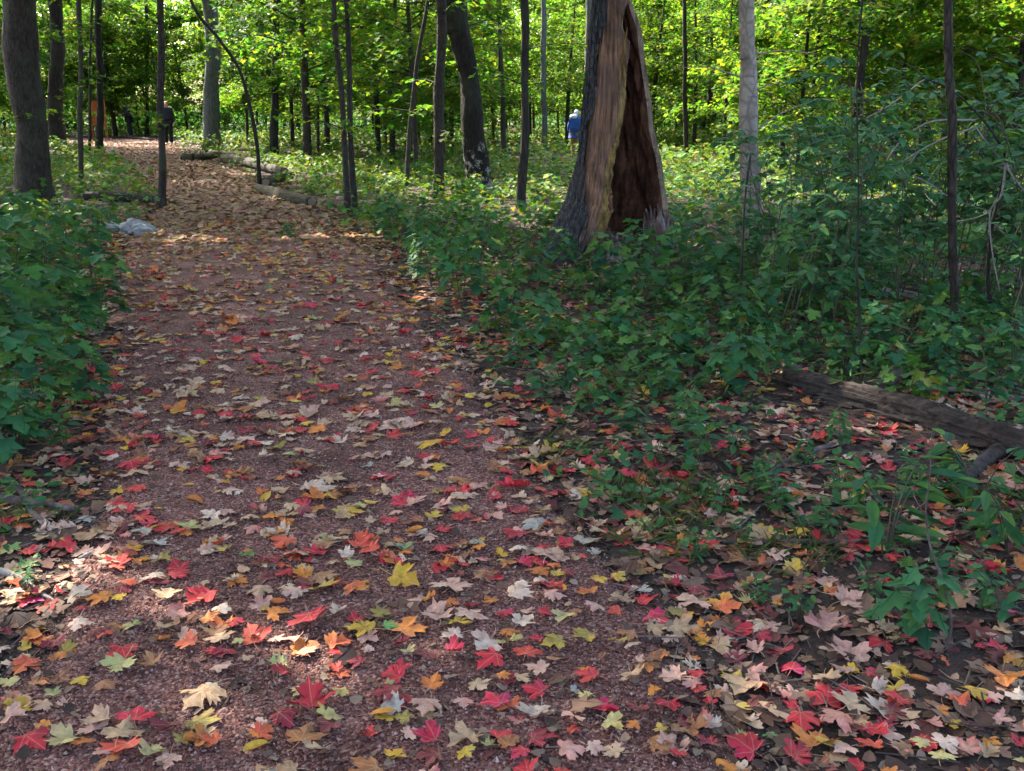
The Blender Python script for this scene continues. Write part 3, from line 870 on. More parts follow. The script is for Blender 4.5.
g = Geo()
def carpet(n, y0, y1, hmin, hmax, size, T, seed, pw=1.0, pals=(PAL_UNDER, PAL_BRIGHT, PAL_TEAL), per=9, stems=True, thr=.0):
    r = RS(seed)
    Y = y0 + (y1 - y0) * r.rand(n) ** pw
    x = r.uniform(-.66, .66, n) * (Y + 2.0)
    D = right_dens(x, Y) * np.clip(.62 + .45 * sn(x, Y, .8, 17), .1, 2) * np.clip(.6 + .9 * sn(x, Y, 2.6, 19), .03 + .4 * np.clip((Y - 9.5) / 3, 0, 1), 2)
    k = r.rand(n) < np.clip(D * 1.6, 0, 1)
    k &= ~((np.abs(x - .98) < .75) & (np.abs(Y - 10.5) < .85) & (r.rand(n) < np.where(x < .75, .97, .72)))
    lx0, ly0 = G(770, 405)[:2]; lx1, ly1 = G(1045, 480)[:2]
    tt_ = np.clip(((x - lx0) * (lx1 - lx0) + (Y - ly0) * (ly1 - ly0)) / ((lx1 - lx0) ** 2 + (ly1 - ly0) ** 2), 0, 1)
    dl_ = np.hypot(x - lx0 - tt_ * (lx1 - lx0), Y - ly0 - tt_ * (ly1 - ly0))
    k &= ~((dl_ < .17) | ((dl_ < .5) & (Y < ly0 + tt_ * (ly1 - ly0)) & (r.rand(n) < .85)))
    for (ax, ay), (bx, by) in (((224, 163), (285, 179)), ((258, 193), (312, 207)), ((182, 161), (219, 158)), ((86, 203), (156, 204)), ((95, 234), (150, 236))):
        p0, p1 = G(ax, ay)[:2], G(bx, by)[:2]; vv = p1 - p0
        t2 = np.clip(((x - p0[0]) * vv[0] + (Y - p0[1]) * vv[1]) / (vv @ vv), 0, 1)
        ex, ey = x - p0[0] - t2 * vv[0], Y - p0[1] - t2 * vv[1]
        k &= ~((np.hypot(ex, ey) < .3) | ((np.abs(ex) < .3) & (ey < 0) & (ey > -2.2)))
    x, Y = x[k], Y[k]; n = len(x)
    hh = r.uniform(hmin, hmax, n) * (.75 + .35 * sn(x, Y, .6, 23))
    hh = np.where((np.abs(x - .9) < .8) & (Y > 8.2) & (Y < 10.4), hh * .45, hh)
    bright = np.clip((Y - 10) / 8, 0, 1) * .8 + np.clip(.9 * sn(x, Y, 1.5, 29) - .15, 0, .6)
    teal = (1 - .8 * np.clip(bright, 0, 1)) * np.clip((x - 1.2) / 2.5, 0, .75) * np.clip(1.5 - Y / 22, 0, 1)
    for q in range(per):
        u = r.rand(n)
        lay = hh * (1 - .75 * u ** 1.3)
        az = r.uniform(0, 6.28, n); ro = (.03 + .16 * r.rand(n)) * (hmax / .5) * (.5 + u)
        pos = np.stack([x + np.cos(az) * ro, Y + np.sin(az) * ro, gz(x, Y) + np.maximum(lay + r.normal(0, .02, n), .015)], -1)
        sel = r.rand(n)
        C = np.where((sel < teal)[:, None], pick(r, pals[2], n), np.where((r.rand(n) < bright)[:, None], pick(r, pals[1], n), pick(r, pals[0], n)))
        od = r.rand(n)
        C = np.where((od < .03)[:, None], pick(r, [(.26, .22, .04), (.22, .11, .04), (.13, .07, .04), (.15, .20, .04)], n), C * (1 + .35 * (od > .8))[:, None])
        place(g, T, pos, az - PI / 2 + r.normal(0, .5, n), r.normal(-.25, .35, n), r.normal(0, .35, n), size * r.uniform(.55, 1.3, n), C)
    if stems:
        tri = np.array([(1, 0, 0), (-.5, .87, 0), (-.5, -.87, 0)])
        w_ = .0022
        b = np.stack([x, Y, gz(x, Y) - .01], -1); t = b + np.stack([r.normal(0, .04, n), r.normal(0, .04, n), hh], -1)
        V = np.concatenate([b[:, None] + tri[None] * w_, t[:, None] + tri[None] * w_ * .6], 1)
        lp = np.array([0, 1, 4, 3, 1, 2, 5, 4, 2, 0, 3, 5])
        g.add(V.reshape(-1, 3), (lp[None] + (np.arange(n) * 6)[:, None]).ravel(), np.full(n * 3, 4), np.array([.09, .075, .04]))
carpet(3300, 4.2, 12.5, .08, .40, .070, T_MAPLE, 201, 1.0, per=10)
carpet(2600, 4.0, 12.5, .05, .30, .052, T_OVATE, 202, 1.0, per=9)
carpet(900, 4.0, 11.0, .10, .48, .045, T_LANCE, 205, 1.0, per=12)
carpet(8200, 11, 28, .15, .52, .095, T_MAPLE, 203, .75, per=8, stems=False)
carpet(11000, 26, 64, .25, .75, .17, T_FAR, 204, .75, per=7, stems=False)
tag(g.obj('undergrowth', M_plant), kind='stuff')

# low weeds and grass in the litter beside the path (uncountable)
g = Geo(); r = RS(55)
n = 3000
Y = r.uniform(2.4, 9, n); x = r.uniform(-.66, .66, n) * (Y + 1.8)
d = -pathd(x, Y)
k = (d > .12) & (r.rand(n) < np.clip(.45 + .8 * sn(x, Y, 1.9, 33), .0, 1) * np.clip(.3 + (Y - 2.6) / 3, 0, 1))
x, Y = x[k], Y[k]; n = len(x)
for q in range(5):
    az = r.uniform(0, 6.28, n)
    pos = np.stack([x + r.normal(0, .05, n), Y + r.normal(0, .05, n), surf(x, Y) + r.uniform(.01, .09, n)], -1)
    place(g, T_OVATE if q % 2 else T_MAPLE, pos, az, r.normal(.1, .4, n), r.normal(0, .3, n), r.uniform(.025, .06, n), pick(r, PAL_UNDER + PAL_TEAL, n))
def grass(px, py, rad, n, h):
    c = G(px, py)
    a = r.uniform(0, 6.28, n); q = rad * np.sqrt(r.rand(n))
    x, Y = c[0] + np.cos(a) * q, c[1] + np.sin(a) * q
    place(g, T_GRASS, np.stack([x, Y, surf(x, Y) - .005], -1), r.uniform(0, 6.28, n), r.uniform(.4, 1.35, n), 0, h * r.uniform(.5, 1.2, n), pick(r, [(.05, .11, .03), (.08, .12, .03), (.16, .14, .06)], n))
for a in ((660, 500, .22, 160, .13), (680, 545, .2, 110, .12), (790, 560, .16, 90, .12), (1000, 520, .2, 60, .14), (720, 500, .15, 70, .11), (560, 455, .2, 70, .12), (20, 520, .2, 60, .12), (640, 400, .3, 80, .2)):
    grass(*a)
tag(g.obj('ground_weeds', M_plant), kind='stuff')

# leaf crumbs, bits of bark and twig litter on the forest floor (uncountable)
g = Geo(); r = RS(56)
n = 36000
Y = 1.5 + 11.3 * r.rand(n) ** 1.3; x = r.uniform(-.66, .66, n) * (Y + 2.0)
d = -pathd(x, Y)
k = (d > -.12) | (r.rand(n) < .28)
x, Y = x[k], Y[k]; n = len(x)
place(g, T_FAR, np.stack([x, Y, surf(x, Y) + r.uniform(0, .012, n)], -1), r.uniform(0, 6.3, n), r.normal(0, .35, n), r.normal(0, .35, n),
      r.uniform(.008, .04, n), pick(r, [(.06, .035, .025), (.11, .06, .04), (.19, .12, .08), (.04, .025, .02), (.24, .17, .12)], n))
n = 14000
Y = 1.4 + 10.4 * r.rand(n) ** 1.1; x = r.uniform(-.66, .66, n) * (Y + 2.0)
d = -pathd(x, Y); k = (d > .0) | (r.rand(n) < .04); x, Y = x[k], Y[k]; n = len(x)
for T__, m0, m1 in ((T_MAPLE, 0, .55), (T_OVATE, .55, .85), (T_FAR, .85, 1)):
    a0, a1 = int(n * m0), int(n * m1); m = a1 - a0
    place(g, T__, np.stack([x[a0:a1], Y[a0:a1], surf(x[a0:a1], Y[a0:a1]) + r.uniform(.002, .012, m)], -1), r.uniform(0, 6.3, m), r.normal(0, .22, m), r.normal(0, .25, m),
          r.uniform(.04, .095, m), pick(r, [(.06, .03, .02), (.10, .052, .032), (.14, .08, .05), (.045, .024, .02), (.13, .035, .03), (.20, .12, .08)], m, .3))
n = 2600
Y = 1.9 + 8 * r.rand(n); x = r.uniform(-.62, .62, n) * (Y + .6)
k = -pathd(x, Y) > -.05 + .3 * (r.rand(n) > .1) * 0
x, Y = x[k], Y[k]
for a, b_ in zip(x, Y):
    L_ = r.uniform(.04, .22); t_ = r.uniform(0, PI); z = float(surf(a, b_)) + .008
    dx, dy = math.cos(t_) * L_ / 2, math.sin(t_) * L_ / 2
    tube(g, [(a - dx, b_ - dy, z + r.uniform(-.004, .012)), (a + r.normal(0, .008), b_ + r.normal(0, .008), z + .006), (a + dx, b_ + dy, z + r.uniform(-.004, .02))],
         r.uniform(.0012, .003), 4, C=pick(r, [(.07, .05, .04), (.16, .12, .10), (.04, .03, .025)], 1)[0], cap=False)
tag(g.obj('leaf_litter', leaf_material('litter', 0, .8, .2)), kind='stuff')

# ------------------------------------------------------------------ hollow stump
b0 = G(606, 256); YS = b0[1]
root = empty('hollow_stump', (b0[0], YS, 0)); b0 = np.array([b0[0], YS, 0])
pyk = [-110, -60, 0, 30, 60, 105, 130, 160, 200, 225, 245, 262]
xl = [602, 601, 599, 594, 591, 588, 585, 581, 572, 558, 547, 540]
xr = [622, 626, 631, 641, 644, 651, 653, 660, 666, 668, 671, 674]
xb = [605, 605, 605, 602, 599, 592, 588, 585, 583, 582, 580, 578]
xe = [616, 621, 627, 620, 616, 619, 612, 606, 597, 591, 588, 586]
zk = np.array([P(600, p, YS)[2] for p in pyk])[::-1]
k2x = lambda a: (np.array([P(v, p, YS)[0] for v, p in zip(a, pyk)]) - b0[0])[::-1]
XL, XR, XB, XE = k2x(xl), k2x(xr), k2x(xb), k2x(xe)
nz_ = 150
def rough1(z, seed, scales=((.5, 1.0), (.17, .5), (.06, .35), (.025, .25))):
    o_ = 0 * z
    for k_, (sc_, am_) in enumerate(scales):
        q_ = RS(seed + k_).uniform(-1, 1, int(6 / sc_) + 4)
        o_ = o_ + am_ * np.interp(z + .5, np.arange(len(q_)) * sc_, q_)
    return o_
zz = np.linspace(-.06, zk[-1], nz_)
fi = lambda A: np.interp(zz, zk, A)
xl_, xr_, xb_ = fi(XL), fi(XR), fi(XB)
xc = (xl_ + xr_) / 2; R = (xr_ - xl_) / 2
xe_ = fi(XE)
znotch = P(600, 42, YS)[2]
pyz = np.interp(zz, zk, np.array(pyk)[::-1])
xe2 = np.where(zz < znotch, np.interp(zz, [zk[0], P(0, 235, YS)[2], P(0, 200, YS)[2], P(0, 130, YS)[2], P(0, 90, YS)[2], znotch],
               [P(586, 262, YS)[0] - b0[0], P(590, 235, YS)[0] - b0[0], P(598, 200, YS)[0] - b0[0], P(611, 130, YS)[0] - b0[0], P(619, 90, YS)[0] - b0[0], P(627, 44, YS)[0] - b0[0]]),
               np.interp(zz, [znotch, znotch + .12, P(0, 0, YS)[2], zk[-1]], [P(626, 40, YS)[0] - b0[0], P(617, 34, YS)[0] - b0[0], P(626, 0, YS)[0] - b0[0], P(622, -110, YS)[0] - b0[0]]))
rs = RS(5)
xe2 = xe2 + .016 * rough1(zz, 71)
as_ = lambda v: np.arcsin(np.clip((v - xc) / R, -.97, .97))
phB, phE = as_(xb_), as_(xe2)
phR = np.radians(np.interp(zz, [0, .6, 2.0, 4], [74, 80, 82, 78])) + .05 * rough1(zz, 91)


def pnt(ph, rr, zi):
    return np.stack([xc[zi] + rr * np.sin(ph), -rr * np.cos(ph) * .92, zz[zi] + 0 * ph], -1)


def strip(geo, pa, pb, dr, nc, amp, fr, thick=None):
    """Sheet of the shell from angle pa(z) to pb(z), dr beyond the shell radius, with vertical grain."""
    u = np.linspace(0, 1, nc)
    V = np.zeros((nz_, nc, 3))
    for i_ in range(nz_):
        ph = pa[i_] + (pb[i_] - pa[i_]) * u
        wob = amp * (np.sin(ph * fr + 2.2 * np.sin(zz[i_] * 1.3)) + .7 * np.sin(ph * fr * 2.3 + 1.7 * np.sin(zz[i_] * 2.1 + 1)) + .6 * np.sin(ph * 5 + zz[i_] * 6))
        flare = .05 * np.exp(-max(zz[i_], 0) / .25) * (1 + np.sin(ph * 5 + 1))
        V[i_] = pnt(ph, R[i_] + dr + wob + flare, i_)
    a = np.arange(nz_ - 1)[:, None] * nc; c = np.arange(nc - 1)[None]
    geo.add(V.reshape(-1, 3), np.stack([a + c, a + c + 1, a + nc + c + 1, a + nc + c], -1).ravel(), np.full((nz_ - 1) * (nc - 1), 4))
    return V


g = Geo(); strip(g, phB - 2.2, phB + .04 + .09 * rough1(zz, 61), .03, 110, .02, 24)
g.obj('bark', M_snagbark, root, smooth=True, attrs=False)
g = Geo(); VF = strip(g, phB - .1, phE, 0, 60, .008, 34)
VR = strip(g, phR, np.full(nz_, 2 * PI - 2.0), 0, 60, .008, 24)
g.obj('bare_wood', M_barewood, root, smooth=True, attrs=False)
TH = .085
g = Geo()
ie = phE + .10 + .14 * np.clip((zz - 1.2) / .8, 0, 1) + .075 * rough1(zz, 81)
inn = []
for i_ in range(nz_):                                   # broken edge: outer lip to inner lip, splintered
    t = np.linspace(0, 1, 6)
    ph = phE[i_] + (ie[i_] - phE[i_]) * t
    rr = R[i_] - np.minimum(TH, R[i_] * .4) * t + rs.normal(0, .004, 6) * (t > 0)
    inn.append(pnt(ph, rr, i_))
inn = np.array(inn); inn[:, 0] = VF[:, -1]
a = np.arange(nz_ - 1)[:, None] * 6; c = np.arange(5)[None]
qd = np.stack([a + c, a + c + 1, a + 6 + c + 1, a + 6 + c], -1).ravel()
g.add(inn.reshape(-1, 3), qd, np.full((nz_ - 1) * 5, 4))
ir = phR - .03 + rs.normal(0, .02, nz_)
rim = []
for i_ in range(nz_):
    t = np.linspace(0, 1, 6)
    rim.append(pnt(phR[i_] + (ir[i_] - phR[i_]) * t, R[i_] - np.minimum(TH * .5, R[i_] * .3) * t, i_))
rim = np.array(rim); rim[:, 0] = VR[:, 0]
g.obj('broken_edge', M_edge, root, attrs=False)
g = Geo(); g.add(rim.reshape(-1, 3), qd, np.full((nz_ - 1) * 5, 4)); g.obj('pale_rim', M_rim, root, attrs=False)
g = Geo()
nc = 70
V = np.zeros((nz_, nc, 3))
for i_ in range(nz_):                                   # rotten inner wall from the right rim round the back to the broken edge
    u = np.linspace(0, 1, nc)
    ph = ir[i_] + (ie[i_] + 2 * PI - ir[i_]) * u
    tt = R[i_] - np.minimum(TH + .02 * np.sin(ph * 17 + zz[i_] * 5) + .025 * np.sin(ph * 9 - zz[i_] * 8) + rs.normal(0, .006, nc), R[i_] * .45)
    V[i_] = pnt(ph, tt, i_)
V[:, 0] = rim[:, -1]; V[:, -1] = inn[:, -1]
a = np.arange(nz_ - 1)[:, None] * nc; c = np.arange(nc - 1)[None]
g.add(V.reshape(-1, 3), np.stack([a + c, a + c + 1, a + nc + c + 1, a + nc + c], -1).ravel(), np.full((nz_ - 1) * (nc - 1), 4))
# crumbled floor inside
t = np.linspace(0, 2 * PI, 24, endpoint=False)
fl = [(xc[8], 0, .24)] + [(xc[8] + .40 * math.cos(q), .36 * math.sin(q), .12 + .04 * math.sin(q * 5)) for q in t]
g.add(fl, np.array([[0, 1 + i_, 1 + (i_ + 1) % 24] for i_ in range(24)]).ravel(), np.full(24, 3))
g.obj('hollow', M_hollow, root, smooth=True, attrs=False)


g = Geo(); r = RS(23)
for q in range(9):                                      # upright splinters where the face has snapped
    zi = int(np.searchsorted(zz, znotch - r.uniform(.02, .55))); ph_ = phE[zi] - r.uniform(.0, .16)
    b_ = pnt(np.array([ph_]), R[zi] - .015, np.array([zi]))[0]
    h_ = r.uniform(.10, .30)
    tpath(g, [b_ + [0, 0, -.12], b_ + [r.normal(0, .006), -.006, h_ * .5], b_ + [r.normal(.008, .012), r.normal(-.01, .01), h_]], [.016, .011, .001], 8, 5, rough=.25, seed=q)
g.obj('splinter', M_edge, root, attrs=False)


def splinters(parent, name, mat, px0, px1, py0, py1, n, dep, seed):
    """A ragged bundle of upright rotten splinters at the foot of the stump."""
    r = RS(seed); g = Geo()
    for q in range(n):
        px = r.uniform(px0, px1); u = (px - px0) / (px1 - px0)
        top = py0 + (py1 - py0) * (.15 + .45 * abs(u - .45) + .35 * r.rand())
        b = P(px + r.normal(0, 3), py1 + 4, YS) - b0; t_ = P(px, top, YS) - b0
        dy = dep + r.uniform(-.10, .08)
        w_ = r.uniform(.012, .034)
        pts = [(b[0] * 1.03, dy - .06, -.04), ((b[0] + t_[0]) / 2 + r.normal(0, .012), dy, (b[2] + t_[2]) / 2), (t_[0] + r.normal(0, .012), dy + .05, t_[2])]
        tpath(g, pts, [w_ * 1.35, w_, w_ * .25], 8, 6, rough=.25, seed=q)
    g.obj(name, mat, parent, attrs=False)


splinters(root, 'rotten_chunk', M_rot, 640, 668, 192, 238, 46, -.38, 6)
splinters(root, 'rotten_chunk', M_rot, 582, 612, 206, 258, 52, -.52, 7)
splinters(root, 'rotten_chunk', M_rot, 608, 645, 222, 246, 30, -.40, 8)
tag(root, 'tall hollow broken tree stump with bare wood face and dark rotten inside', 'stump')
LANDMARKS.append((610, 245, 'hollow stump'))


# ------------------------------------------------------------------ logs, rock, sticks
def log(name, label, pts, wpx, mat, cat='log', seg=20, rough=.10, seed=0, ends=True, lift=.75, group=None, groove=0.0):
    """pts: pixel points where the middle of the log meets the ground."""
    c = []; R = []
    for (px, py), w_ in zip(pts, wpx):
        q = G(px, py); f = proj(q[0], q[1], 0.)[2]
        rr = w_ * f / FPX / 2
        c.append([q[0], q[1] + rr * .3, rr * lift + float(gz(q[0], q[1]))]); R.append(rr)
    o = np.array(c[0]); root = empty(name, (o[0], o[1], 0)); o[2] = 0
    g = Geo()
    tpath(g, [np.array(p) - o for p in c], R, 40 if not groove else 160, seg, rough=rough, seed=seed, cap=True, fr=9, groove=groove)
    g.obj('log_body' if ends else 'stick_body', mat, root, smooth=True, attrs=False)
    if ends:
        for e, d_ in ((0, 1), (-1, -2)):
            p0 = np.array(c[e]) - o; p1 = np.array(c[1 if e == 0 else -2]) - o
            v = (p0 - p1) / np.linalg.norm(p0 - p1)
            g = Geo(); tube(g, [p0 - v * .01, p0 + v * .006], [R[e] * .86, R[e] * .80], 16, rough=.06, seed=seed)
            g.obj('cut_end', M_cut, root, attrs=False)
    tag(root, label, cat, group)
    return root, o


edgeg = 'logs edging the path'
log('edging_log', 'brown log edging the path bend, longest of the edging logs', [(224, 163), (252, 169), (285, 179)], [9, 10, 10], M_logmoss, group=edgeg, seed=1)
log('edging_log', 'nearest edging log, its pale broken end by the path', [(258, 193), (285, 201), (312, 207)], [10, 12, 11], M_logmoss, group=edgeg, seed=2)
log('edging_log', 'short log lying across two edging logs near the bent sapling', [(266, 190), (278, 186), (291, 182)], [9, 9, 8], M_logmoss, group=edgeg, seed=3, lift=1.6)
log('edging_log', 'dark stubby log farthest along the path edge, under blue-grey trunk', [(182, 161), (200, 161), (219, 158)], [8, 9, 7], M_logmoss, group=edgeg, seed=4)
log('fallen_log', 'dark fallen log left of the path, ending at the slim trunk', [(86, 202), (120, 203), (156, 204)], [10, 11, 10], M_bark_dark, seed=5)
log('fallen_log', 'thin dark log lying across the path bend behind the hunched walker', [(112, 139), (130, 139), (152, 141)], [3, 3.5, 3], M_bark_dark, seed=6)

la_, lb_ = G(786, 398), G(1060, 482)
LOGL = []
for t_ in (0, .25, .5, .75, 1):
    q_ = la_ * (1 - t_) + lb_ * t_
    u_ = proj(q_[0], q_[1], 0.); LOGL.append((float(u_[0]), float(u_[1])))
# big rotting log on the right: ridged trunk, raised stub, broken face
root, o = log('rotting_log', 'large dark rotting log lying at an angle in litter, lower right', LOGL, [18, 25, 28, 30, 32], M_log, seed=7, ends=False, rough=.17, seg=90, lift=.8, groove=.16)
g = Geo()
a = G(858, 408); f_ = proj(a[0], a[1], 0.)[2]
tpath(g, [np.array([a[0], a[1] + .02, .12]) - o, P(878, 388, a[1] + .03) - o, P(897, 370, a[1] + .08) - o], [.06, .055, .045], 14, 12, rough=.2, seed=2)
g.obj('branch_stub', M_log, root, smooth=True, attrs=False)
g = Geo()
lp_ = [np.append(G(px_, py_)[:2], 0) for px_, py_ in LOGL]
lr_ = [w_ * proj(p_[0], p_[1], 0.)[2] / FPX / 2 for p_, w_ in zip(lp_, [18, 25, 28, 30, 32])]
lc_ = resample(np.array([[p_[0], p_[1] + r_2 * .3, r_2 * .8, r_2] for p_, r_2 in zip(lp_, lr_)]), 60)
r = RS(17)
for q in range(70):                                    # long lifted ribs of rotten wood along the log
    i0 = r.randint(4, len(lc_) - 14); n_ = r.randint(5, 14); th_ = r.uniform(-.5, 2.6)
    seg_ = lc_[i0:i0 + n_]
    tn = seg_[-1, :2] - seg_[0, :2]; tn = tn / np.linalg.norm(tn); nr = np.array([tn[1], -tn[0]])
    th2 = th_ + np.linspace(0, r.normal(0, .25), n_)
    rr_ = seg_[:, 3] * 1.0 + r.uniform(-.004, .006)
    pts = np.stack([seg_[:, 0] + nr[0] * np.cos(th2) * rr_, seg_[:, 1] + nr[1] * np.cos(th2) * rr_, seg_[:, 2] + np.sin(th2) * rr_], -1) - o
    tube(g, pts, np.sin(np.linspace(.15, PI - .15, n_)) * r.uniform(.006, .016) + .001, 6, rough=.3, seed=q)
g.obj('peeling_bark', M_log, root, attrs=False)
LANDMARKS.append((900, 430, 'rotting log'))


def stick(label, pts, wpx, mat=M_stick, z=None, name='fallen_stick', seed=0, side=None):
    root, o = log(name, label, pts, wpx, mat, 'stick', 10, .12, seed, False, .9)
    if side:
        g = Geo()
        for s_ in side:
            q = [np.append(G(*s_[0])[:2], .03), np.append(G(*s_[1])[:2], .06)]
            w_ = s_[2] * proj(q[0][0], q[0][1], 0.)[2] / FPX / 2
            tpath(g, [q[0] - o, (q[0] + q[1]) / 2 - o + [0, 0, .01], q[1] - o], [w_, w_ * .8, w_ * .4], 8, 8, rough=.1)
        g.obj('side_twig', mat, root, smooth=True, attrs=False)
    return root


stick('thick root-like stick at lower right, propped against the rotting log', [(962, 498), (985, 476), (1030, 452)], [10, 14, 16], M_log, seed=3)
stick('thick brown stick lying level at the left edge, below green leaves', [(-25, 508), (30, 511), (76, 514)], [11, 9, 7], seed=4, side=[((30, 510), (8, 488), 7)])
stick('short crooked stick angling down from the level stick at left edge', [(28, 516), (50, 532), (76, 541)], [6, 6, 4], seed=5)
stick('pale weathered branch end at the left edge, lower of the sticks', [(-20, 574), (15, 582), (38, 596), (55, 604)], [8, 7, 6, 3], M_twig, seed=6)
stick('grey stick half buried in red and tan leaves, left path edge', [(80, 562), (95, 555), (108, 551)], [5, 5.5, 5], M_twig, seed=7)
stick('dark thin stick with green tip crossing the upper left path edge', [(100, 441), (130, 446), (160, 449), (186, 452)], [3, 3.5, 3, 2], seed=8)
stick('straight smooth stick lying level in the litter, right side', [(722, 547), (800, 549), (876, 549)], [5, 6.5, 5], seed=9)
stick('curved dark stick in litter right of the grass tufts', [(768, 484), (790, 473), (822, 464), (850, 458)], [4, 6, 5, 3], seed=10)
stick('pale twig slanting up beside the grass tufts', [(736, 532), (748, 520), (762, 508)], [2, 2, 1.5], M_twig, seed=11)
stick('thin violet-grey twig lying on the path among fallen leaves', [(328, 609), (352, 605), (378, 598)], [2, 2, 1.4], seed=12)
stick('long thin dead stick low in the shrubs, far right', [(905, 395), (960, 402), (1030, 412)], [5, 5, 4], M_twig, seed=13)
stick('weathered branch piece lying in plants behind the slim pole-like stem', [(880, 300), (915, 306), (950, 318)], [8, 8, 6], M_twig, seed=14)
stick('thin slanting dead stick in bushes above the rotting log', [(752, 376), (800, 378), (850, 374)], [3, 4, 3], seed=15)

# pale rock
import bmesh
def lump(name, px, py, sz, seed, mat, parent, o):
    bm = bmesh.new(); bmesh.ops.create_icosphere(bm, subdivisions=5, radius=1)
    for v in bm.verts:
        p = v.co
        q = 1 + .22 * math.sin(p.x * 2.7 + seed) * math.cos(p.y * 3.1 + seed * 2) + .10 * math.sin(p.z * 6 + p.x * 5 + seed) + .10 * abs(math.sin(p.x * 6 + p.y * 5 + seed)) - .12 * abs(math.sin(p.y * 7 - p.x * 3 + p.z * 5 + seed * 3)) + .05 * math.sin(p.x * 17 + seed) * math.sin(p.z * 15 + p.y * 13)
        v.co = Vector((p.x * sz[0] * q, p.y * sz[1] * q, max(p.z, -.3) * sz[2] * q))
    me = bpy.data.meshes.new(name); bm.to_mesh(me); bm.free()
    me.polygons.foreach_set('use_smooth', np.full(len(me.polygons), True)); me.materials.append(mat)
    ob = bpy.data.objects.new(name, me); COL.objects.link(ob)
    a = G(px, py); ob.location = (a[0], a[1] + sz[1], sz[2] * .35)
    return ob
tag(lump('rock', 134, 236, (.22, .15, .13), 3, M_rock, None, None), 'pale grey lumpy rock at the left edge of the path', 'rock')
tag(lump('rock', 103, 233, (.20, .14, .09), 8, M_rock, None, None), 'flatter grey rock half under green leaves beside the lumpy rock', 'rock')
LANDMARKS.append((134, 234, 'pale rock'))

# ------------------------------------------------------------------ arching dead branch and bramble on the right
def branch3(g, pts, w0, w1, seg=7):
    """pts: (px, py, depth)."""
    q = [P(a, b_, d) for a, b_, d in pts]
    w_ = np.linspace(w0 * .75, w1 * .45, len(q)) / FPX / 2 * pts[0][2]
    tpath(g, [v - O for v in q], w_, 30, seg, rough=.08)


b = G(1000, 330); O = np.array([b[0], b[1], 0]); d0 = b[1]
root = empty('dead_branch', tuple(O))
g = Geo(); branch3(g, [(996, 332, d0), (988, 280, d0), (992, 225, d0), (1006, 165, d0), (996, 138, d0), (976, 112, d0), (948, 88, d0), (922, 78, d0)], 6, 3)
g.obj('main_stem', M_bark_dark, root, smooth=True, attrs=False)
for pts, a, c_ in (([(976, 127, d0), (940, 140, d0 + .1), (900, 163, d0 + .1), (858, 192, d0 + .2)], 3.0, 1.6),
                   ([(976, 120, d0), (930, 122, d0 + .2), (900, 142, d0 + .3), (884, 168, d0 + .3), (883, 195, d0 + .3)], 2.6, 1.4),
                   ([(1005, 165, d0), (985, 140, d0 - .1), (976, 127, d0 - .1)], 2.4, 2.0),
                   ([(1006, 163, d0), (1014, 178, d0 - .2), (1032, 200, d0 - .2)], 3.4, 2.4),
                   ([(1006, 163, d0), (1001, 195, d0 - .2), (990, 212, d0 - .2), (992, 250, d0 - .2), (1000, 292, d0 - .2)], 3.6, 2.0),
                   ([(905, 172, d0 + .1), (930, 184, d0), (955, 200, d0), (1000, 214, d0)], 2.4, 1.6),
                   ([(918, 152, d0 + .1), (908, 168, d0 + .1), (906, 186, d0 + .1)], 2, 1.2),
                   ([(925, 79, d0), (890, 105, d0 + .2), (862, 122, d0 + .3), (858, 140, d0 + .3)], 2.2, 1.4),
                   ([(992, 222, d0), (1010, 240, d0), (1030, 262, d0)], 3, 2),
                   ([(955, 222, d0), (975, 218, d0), (990, 212, d0)], 1.6, 2),
                   ([(936, 206, d0 + .3), (925, 190, d0 + .4), (940, 165, d0 + .4), (960, 158, d0 + .4)], 1.5, 1.2)):
    g = Geo(); branch3(g, pts, a, c_, 6)
    g.obj('side_twig', M_twig, root, smooth=True, attrs=False)
tag(root, 'arching dead branch with bare pale twigs, right side behind slim stem', 'branch')

b = G(944, 652); O = np.array([b[0], b[1], 0]); d0 = b[1]
root = empty('bare_twig', tuple(O))
g = Geo(); branch3(g, [(944, 655, d0), (951, 625, d0), (944, 585, d0), (930, 545, d0), (926, 510, d0), (930, 475, d0), (932, 432, d0)], 5.2, 1.6)
g.obj('stem', M_stick, root, smooth=True, attrs=False)
g = Geo(); branch3(g, [(928, 520, d0), (915, 498, d0 + .05), (912, 486, d0 + .05)], 2, 1.0); branch3(g, [(936, 560, d0), (948, 545, d0), (956, 522, d0)], 1.6, .8)
g.obj('side_twig', M_stick, root, smooth=True, attrs=False)
tag(root, 'bare dark upright twig bent at its foot, standing in the litter', 'twig')

